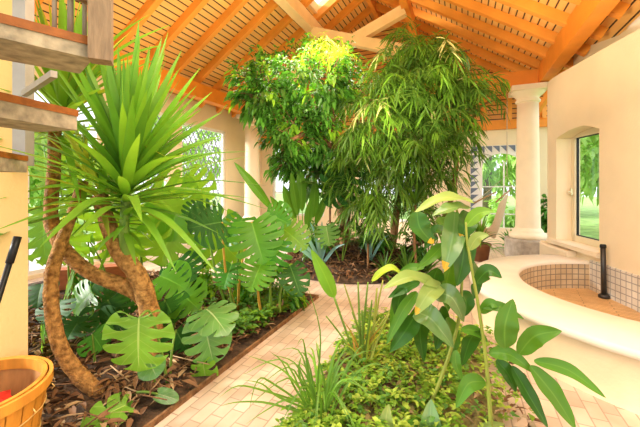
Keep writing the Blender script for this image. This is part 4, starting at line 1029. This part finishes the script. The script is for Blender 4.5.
for ctrl, w, mt, nm in (([(473, 202), (444, 198, -.1), (414, 213, -.16)], 15, 'gingerpale', (0, -.7, 1)), ([(470, 207), (452, 208, -.15), (432, 216, -.2)], 16, 'gingersilver', (0, -.6, 1)),
        ([(417, 212, -.16), (420, 228, -.18), (434, 244, -.18)], 22, 'gingerdk', N1), ([(468, 212), (466, 226, -.1), (461, 238, -.1)], 20, 'gingerdk', N1), ([(455, 212), (452, 240, -.1), (444, 272, -.15)], 25, 'gingersilver', N1),
        ([(464, 232), (463, 258, -.08), (457, 286, -.1)], 23, 'gingerdk', N1), ([(444, 244), (432, 256, -.05), (417, 269, -.1)], 13, 'ginger', N1), ([(433, 246), (440, 256, .05), (452, 262, .05)], 14, 'gingerdk', N1),
        ([(442, 290), (412, 277, -.1), (383, 289, -.18)], 17, 'gingerpale', (0, -.7, 1)), ([(441, 284), (428, 294, -.12), (415, 315, -.15)], 19, 'gingerpale', N1), ([(432, 292), (452, 298, -.08), (464, 322, -.05)], 22, 'gingersilver', N1),
        ([(416, 312), (432, 320, -.1), (454, 348, -.1)], 24, 'gingersilver', N1), ([(417, 292), (402, 312, -.05), (386, 345, -.1)], 13, 'ginger', N1), ([(416, 314), (406, 330, .05), (390, 352, .05)], 22, 'gingerdk', N1),
        ([(460, 292), (466, 302, 0), (465, 316, 0)], 18, 'gingerdk', N1), ([(420, 282), (405, 288, .1), (388, 298, .1)], 13, 'gingerdk', N1), ([(438, 268), (434, 280, .05), (438, 300, .05)], 20, 'gingerdk', N1),
        ([(372, 281, -.1), (390, 268, -.1), (406, 279, -.1)], 9, 'yellowleaf', (0, -.6, 1)), ([(428, 300), (420, 330, .12), (424, 362, .12)], 20, 'gingerdk', N1), ([(442, 306), (440, 330, .1), (436, 350, .1)], 18, 'gingerdk', N1), ([(470, 262), (476, 280, .1), (473, 300, .1)], 16, 'gingerdk', N1),
        ([(448, 236), (436, 232, .1), (424, 250, .12)], 16, 'gingerdk', N1), ([(452, 262), (446, 286, .1), (448, 312, .1)], 20, 'ginger', N1), ([(430, 300), (416, 318, .1), (404, 342, .1)], 17, 'ginger', N1),
        ([(446, 318), (452, 338, .08), (450, 362, .05)], 18, 'ginger', N1), ([(404, 288, .1), (398, 305, .12), (402, 330, .12)], 16, 'gingerdk', N1), ([(436, 222), (446, 226, .08), (458, 244, .06)], 15, 'ginger', N1), ([(424, 268, .05), (410, 268, .1), (396, 276, .1)], 10, 'ginger', N1)):
    gl(e, ctrl, w * .9, mt, D2, .78, nm, .16, .34, (ctrl[-1][0], ctrl[-1][1]) in ((434, 244), (461, 238), (444, 272), (415, 315)))
e = empty('ginger', V((P(430, 452, 1.7).x, 1.68, .05)), 'short ginger shoots with broad upright leaves at the bottom of the bed', 'ginger')
for ctrl, w, mt in (([(430, 452), (430, 425), (431, 399, .05)], 26, 'gingersilver'), ([(388, 446), (386, 420), (389, 404, .05)], 15, 'gingerpale'), ([(400, 450), (412, 426), (420, 420, .05)], 14, 'ginger'), ([(440, 400, .3), (437, 388, .3), (438, 376, .3)], 9, 'ginger'), ([(470, 448), (486, 428), (505, 424, .05)], 12, 'gingerpale')):
    gl(e, ctrl, w, mt, 1.7, .6, (0, -1, .4))

# strelitzia clump in front bed
sb = V((P(364, 372, 2.36).x, 2.36, .05))
e = empty('strelitzia', sb, 'clump of stiff bare stalks with a single upright lance leaf in the bed in front', 'plant')
for tx, ty, dt, w in ((358, 282, 0, .010), (344, 284, .1, .009), (326, 316, -.05, .008), (368, 282, .05, .010), (377, 288, 0, .011), (389, 314, -.05, .009), (398, 300, .1, .009), (372, 300, -.1, .010), (352, 312, -.08, .008), (383, 280, .15, .010), (362, 310, -.12, .009), (380, 318, -.1, .009)):
    m = MB(); s = sb + V((rnd(-.05, .05), rnd(-.05, .05), 0)); t = P(tx, ty, 2.36 + dt); m.tube(bez([s, s.lerp(t, .5) + V((0, 0, .03)), t], 8), [w * (1.25 - .7 * i / 8) for i in range(9)], 7); m.build('stalk', M['stemg'] if rnd(0, 1) < .6 else M['caneg'], e)
m = MB(); lance(m, [P(334, 297, 2.32), P(324, 274, 2.3), P(311, 249, 2.3)], 15 * 2.3 / F, V((-.2, -1, .3)), 12, .3, 0, .8); lf = m.build('leaf', M['yucca'], e)
m = MB(); m.tube(bez([sb + V((-.03, 0, 0)), P(350, 342, 2.33), P(334, 297, 2.32)], 10), [.008] * 11, 7); m.build('stalk', M['stemg'], lf)
m = MB()
for k in range(26):
    t = P(rnd(340, 392), rnd(318, 356), 2.36 + rnd(-.12, .12)); s = sb + V((rnd(-.06, .06), rnd(-.05, .05), 0)); blade(m, [s, s.lerp(t, .5) + V((0, 0, .04)), t], .014, V((0, -1, .3)), 6, .3, R.choice((0, 1)))
m.build('basal_sheath', [M['yuccaold'], M['stemo']], e)
for ctrl, w, mt in (([(392, 330), (396, 300, .05), (404, 275, .1)], 9, 'ginger'),):
    gl(e, ctrl, w, mt, 2.3, .8)

# grass-like clump
gb = V((P(322, 424, 1.86).x, 1.86, .05))
e = empty('spider_grass', gb, 'tuft of arching grassy blades hanging over the path edge', 'grass plant')
m = MB()
def gbl(ctrl, w=.012, mi=0):
    pts = [gb + V((rnd(-.05, .05), rnd(-.05, .05), 0))] + [P(c[0], c[1], c[2] if len(c) > 2 else 1.86) for c in ctrl]; blade(m, pts, w, V((0, -.7, 1)), 12, .3, mi)
for c in ([(285, 372, 1.8), (246, 355, 1.75)], [(268, 392, 1.8), (238, 386, 1.72), (219, 398, 1.7)], [(272, 404, 1.75), (240, 402, 1.7), (220, 406, 1.65)], [(300, 378), (301, 358), (304, 362, 1.8)], [(318, 380), (320, 330, 1.9), (306, 282, 1.95)],
          [(330, 380), (338, 360), (348, 345, 1.9)], [(280, 398, 1.75), (262, 384, 1.7), (243, 380, 1.66)], [(275, 385, 1.8), (258, 380, 1.75), (249, 410, 1.7)], [(308, 370), (303, 340, 1.85), (297, 345, 1.8)], [(350, 380), (372, 364), (392, 370, 1.8)], [(290, 400, 1.75), (270, 408, 1.7), (246, 424, 1.66)], [(296, 390), (282, 362, 1.8), (270, 352, 1.75)],
          [(340, 386), (356, 352), (366, 344, 1.9)], [(325, 390), (318, 356), (316, 340, 1.9)], [(311, 385), (297, 365), (283, 366, 1.8)]): gbl(c)
for k in range(30):
    a = rnd(0, 2 * PI); L = rnd(.22, .42); d = V((math.cos(a), math.sin(a), 0)); s = gb + d * rnd(0, .08)
    blade(m, [s, s + d * L * .35 + V((0, 0, L * .75)), s + d * L * .95 + V((0, 0, L * rnd(.3, .9)))], .012, V((0, -.5, 1)), 9, .3, R.choice((0, 0, 1)))
m.build('foliage', [M['grass'], M['yucca']], e)

# ================================================================== far right: hammock chair, pots, bush behind the column
hx = P(507, 150, 6.75); top = V((hx.x, hx.y, 3.3))
e = empty('hammock_chair', V((P(493, 236, 6.75).x, 6.75, .55)), 'beige canvas hammock chair hanging in front of the arched window', 'hammock')
A_, B_ = P(474, 203, 6.6), P(513, 191, 6.9)
m = MB(); m.tube([top, P(507, 175, 6.75)], .008, 6); m.tube([P(507, 175, 6.75), A_ + V((.02, 0, .01))], .005, 5); m.tube([P(507, 175, 6.75), B_], .005, 5); m.build('rope', M['rope'], e)
m = MB(); m.tube([P(474, 203, 6.6), P(496, 192, 6.75)], .016, 8); m.build('spreader_bar', M['spreader'], e)
m = MB(); m.tube([P(496, 202, 6.7), P(510, 190, 6.9)], .018, 8); m.build('spreader_bar', M['spreader'], e)
m = MB(); rows = []
for i in range(13):
    t = i / 12; row = []
    for j in range(9):
        u = j / 8; a = P(499, 203, 6.65).lerp(P(509, 192, 6.9), u); bq = P(487, 230, 6.5).lerp(P(496, 236, 6.75), u)
        p = a.lerp(bq, t) + V((0, 0, -.10 * math.sin(PI * t) - .05 * math.sin(PI * u) * t)); row.append(p)
    rows.append(row)
m.quads(rows)
rows = []
for i in range(11):
    t = i / 10; row = []
    for j in range(9):
        u = j / 8; a = P(487, 230, 6.5).lerp(P(496, 236, 6.75), u); bq = P(478, 222, 6.55).lerp(P(485, 226, 6.7), u)
        row.append(a.lerp(bq, t ** 1.2) + V((0, -.02, -.12 * math.sin(PI * t))))
    rows.append(row)
m.quads(rows); m.build('canvas_seat', M['canvas'], e)
c = V((P(480, 262, 5.9).x, 5.9, 0))
e = empty('potted_plant', c, 'arching green plant in a dark brown pot near the back wall', 'plant')
m = MB(); m.lathe([(0, 0), (.13, 0), (.17, .26), (.185, .27), (.185, .31), (.16, .31), (.155, .27), (0, .27)], c, 28); m.build('pot', M['terracotta'], e)
m = MB(); rosette(m, c + V((0, 0, .36)), 46, .48, .035, V((0, 0, 1)), (.0, 1.45), (0, 1, 2), .55); m.build('foliage', [M['bam'], M['yucca'], M['bamdk']], e)
c = W(1.72, 8.1, 0)
e = empty('leafy_plant', c, 'dense tall leafy plant in the gap behind the right column', 'plant')
m = MB(); m.tube(bez([c + V((0, 0, .02)), c + V((.02, 0, .6)), c + V((0, .02, 1.1))], 6), .02, 7); m.build('stem', M['trunkdk'], e)
m = MB(); crown_sprigs(m, [(c + V((0, 0, .75)), (.22, .2, .55), 1)], 60, (.13, .07), [(2, 0), (1, 0)], 8, .5, .1); m.build('foliage', [M['ficus'], M['ficusdk']], e)
c = W(.95, 7.85, 0)
e = empty('leafy_plant', c, 'low spreading leafy plant left of the stone plinth', 'plant')
m = MB(); rosette(m, c + V((-.05, 0, .1)), 22, .42, .09, V((-.1, -.1, 1)), (.1, 1.3), (0, 1), .4); m.build('foliage', [M['ficus'], M['ginger']], e)

# ================================================================== garden outside
def garden_tree(p, h, r, label, n, ls=.3):
    n *= 3
    e = empty('garden_tree', V(p) + V((0, 0, -.06)), label, 'tree', 'garden trees outside')
    p = V(p); m = MB(); m.tube([p + V((0, 0, -.1)), p + V((.1, 0, h * .5)), p + V((0, .1, h * .8))], [.2, .15, .07], 9); m.build('trunk', M['outbark'], e)
    m = MB(); crown_sprigs(m, [(p + V((0, 0, h * .62)), (r, r, h * .38), 1)], n, (ls, ls * .55), [(1, 0)], 9, .4, ls * 1.2); m.build('foliage', M['outleaf'], e)
garden_tree(W(1.0, 17, 0), 5.0, 2.4, 'round garden tree outside the arched window', 150)
garden_tree(W(4.5, 20, 0), 6, 2.6, 'garden tree further right beyond the arched window', 130)
garden_tree(W(-4.5, 19, 0), 6, 2.6, 'garden tree outside the window beside the left column', 130)
garden_tree(W(-14.5, 6.5, 0), 4.0, 2.0, 'garden tree beyond the glazing behind the yuccas', 150)
garden_tree(W(-14, 13, 0), 6, 3, 'garden tree beyond the latticed glass door', 130)
garden_tree(W(4.2, 13.0, 0), 5, 2.2, 'garden tree outside the slim window of the rounded wall', 140)
for (a, b, r, l) in ((1.6, 12.6, .7, 'round clipped shrub on the lawn outside the arched window'), (-11.5, 4.5, .9, 'round shrub on the lawn behind the yuccas')):
    c = W(a, b, -.06); e = empty('garden_shrub', c, l, 'shrub'); m = MB()
    crown_sprigs(m, [(c + V((0, 0, r * .7)), (r, r, r * .7), 1)], 70, (.22, .12), [(1, 0)], 9, .3, .2); m.build('foliage', M['outleaf'], e)
    m = MB(); m.tube([c, c + V((0, 0, r * .7))], .05, 6); m.build('stem', M['outbark'], e)

# ================================================================== light
w = bpy.data.worlds.new('sky'); scn.world = w; w.use_nodes = True; nt = w.node_tree; nt.nodes.clear()
ow = nt.nodes.new('ShaderNodeOutputWorld'); bg = nt.nodes.new('ShaderNodeBackground'); bg.inputs['Color'].default_value = (.93, .97, 1, 1); bg.inputs['Strength'].default_value = 1.2
nt.links.new(bg.outputs[0], ow.inputs[0])
def light(name, kind, loc, energy, col=(1, 1, 1), size=1, target=None, size_y=None, angle=None):
    l = bpy.data.lights.new(name, kind); l.energy = energy; l.color = col
    if kind == 'AREA':
        l.size = size
        if size_y: l.shape = 'RECTANGLE'; l.size_y = size_y
    if angle: l.angle = angle
    if kind == 'POINT': l.shadow_soft_size = size
    o = bpy.data.objects.new(name, l); COL.objects.link(o); o.location = loc
    if target is not None: o.rotation_euler = (V(target) - V(loc)).to_track_quat('-Z', 'Y').to_euler()
    return o
light('sun', 'SUN', (0, 0, 10), 5.5, (1, .95, .86), target=V((0, 0, 10)) + V((.86, .04, -.34)), angle=math.radians(12))
light('room_fill', 'AREA', W(-.5, 1.5, 3.2), 90, (1, .88, .70), 2.6, target=W(-.5, 2.2, 0))  # added fill from above, no visible lamp here
light('room_fill', 'AREA', W(-2.6, 5.2, 3.2), 120, (1, .90, .74), 2.2, target=W(-2.0, 5.2, 0))  # added fill for the left side, no visible lamp here
light('roof_fill', 'AREA', W(-.6, 3.0, 1.95), 120, (1, .82, .55), 1.6, target=W(-1.6, 3.6, 6))  # added fill to brighten the roof boards, no visible fixture

# ================================================================== camera
cd = bpy.data.cameras.new('camera'); cam = bpy.data.objects.new('camera', cd); COL.objects.link(cam)
cd.sensor_width = 36; cd.lens = F / 640 * 36; cd.shift_y = -28.5 / 640; cd.clip_start = .05
cam.location = (0, 0, EYE); cam.rotation_euler = (PI / 2, 0, 0); scn.camera = cam
scn.view_settings.view_transform = 'Standard'; scn.view_settings.look = 'None'; scn.view_settings.gamma = 1; scn.view_settings.use_curve_mapping = False
scn.view_settings.exposure = 0.78
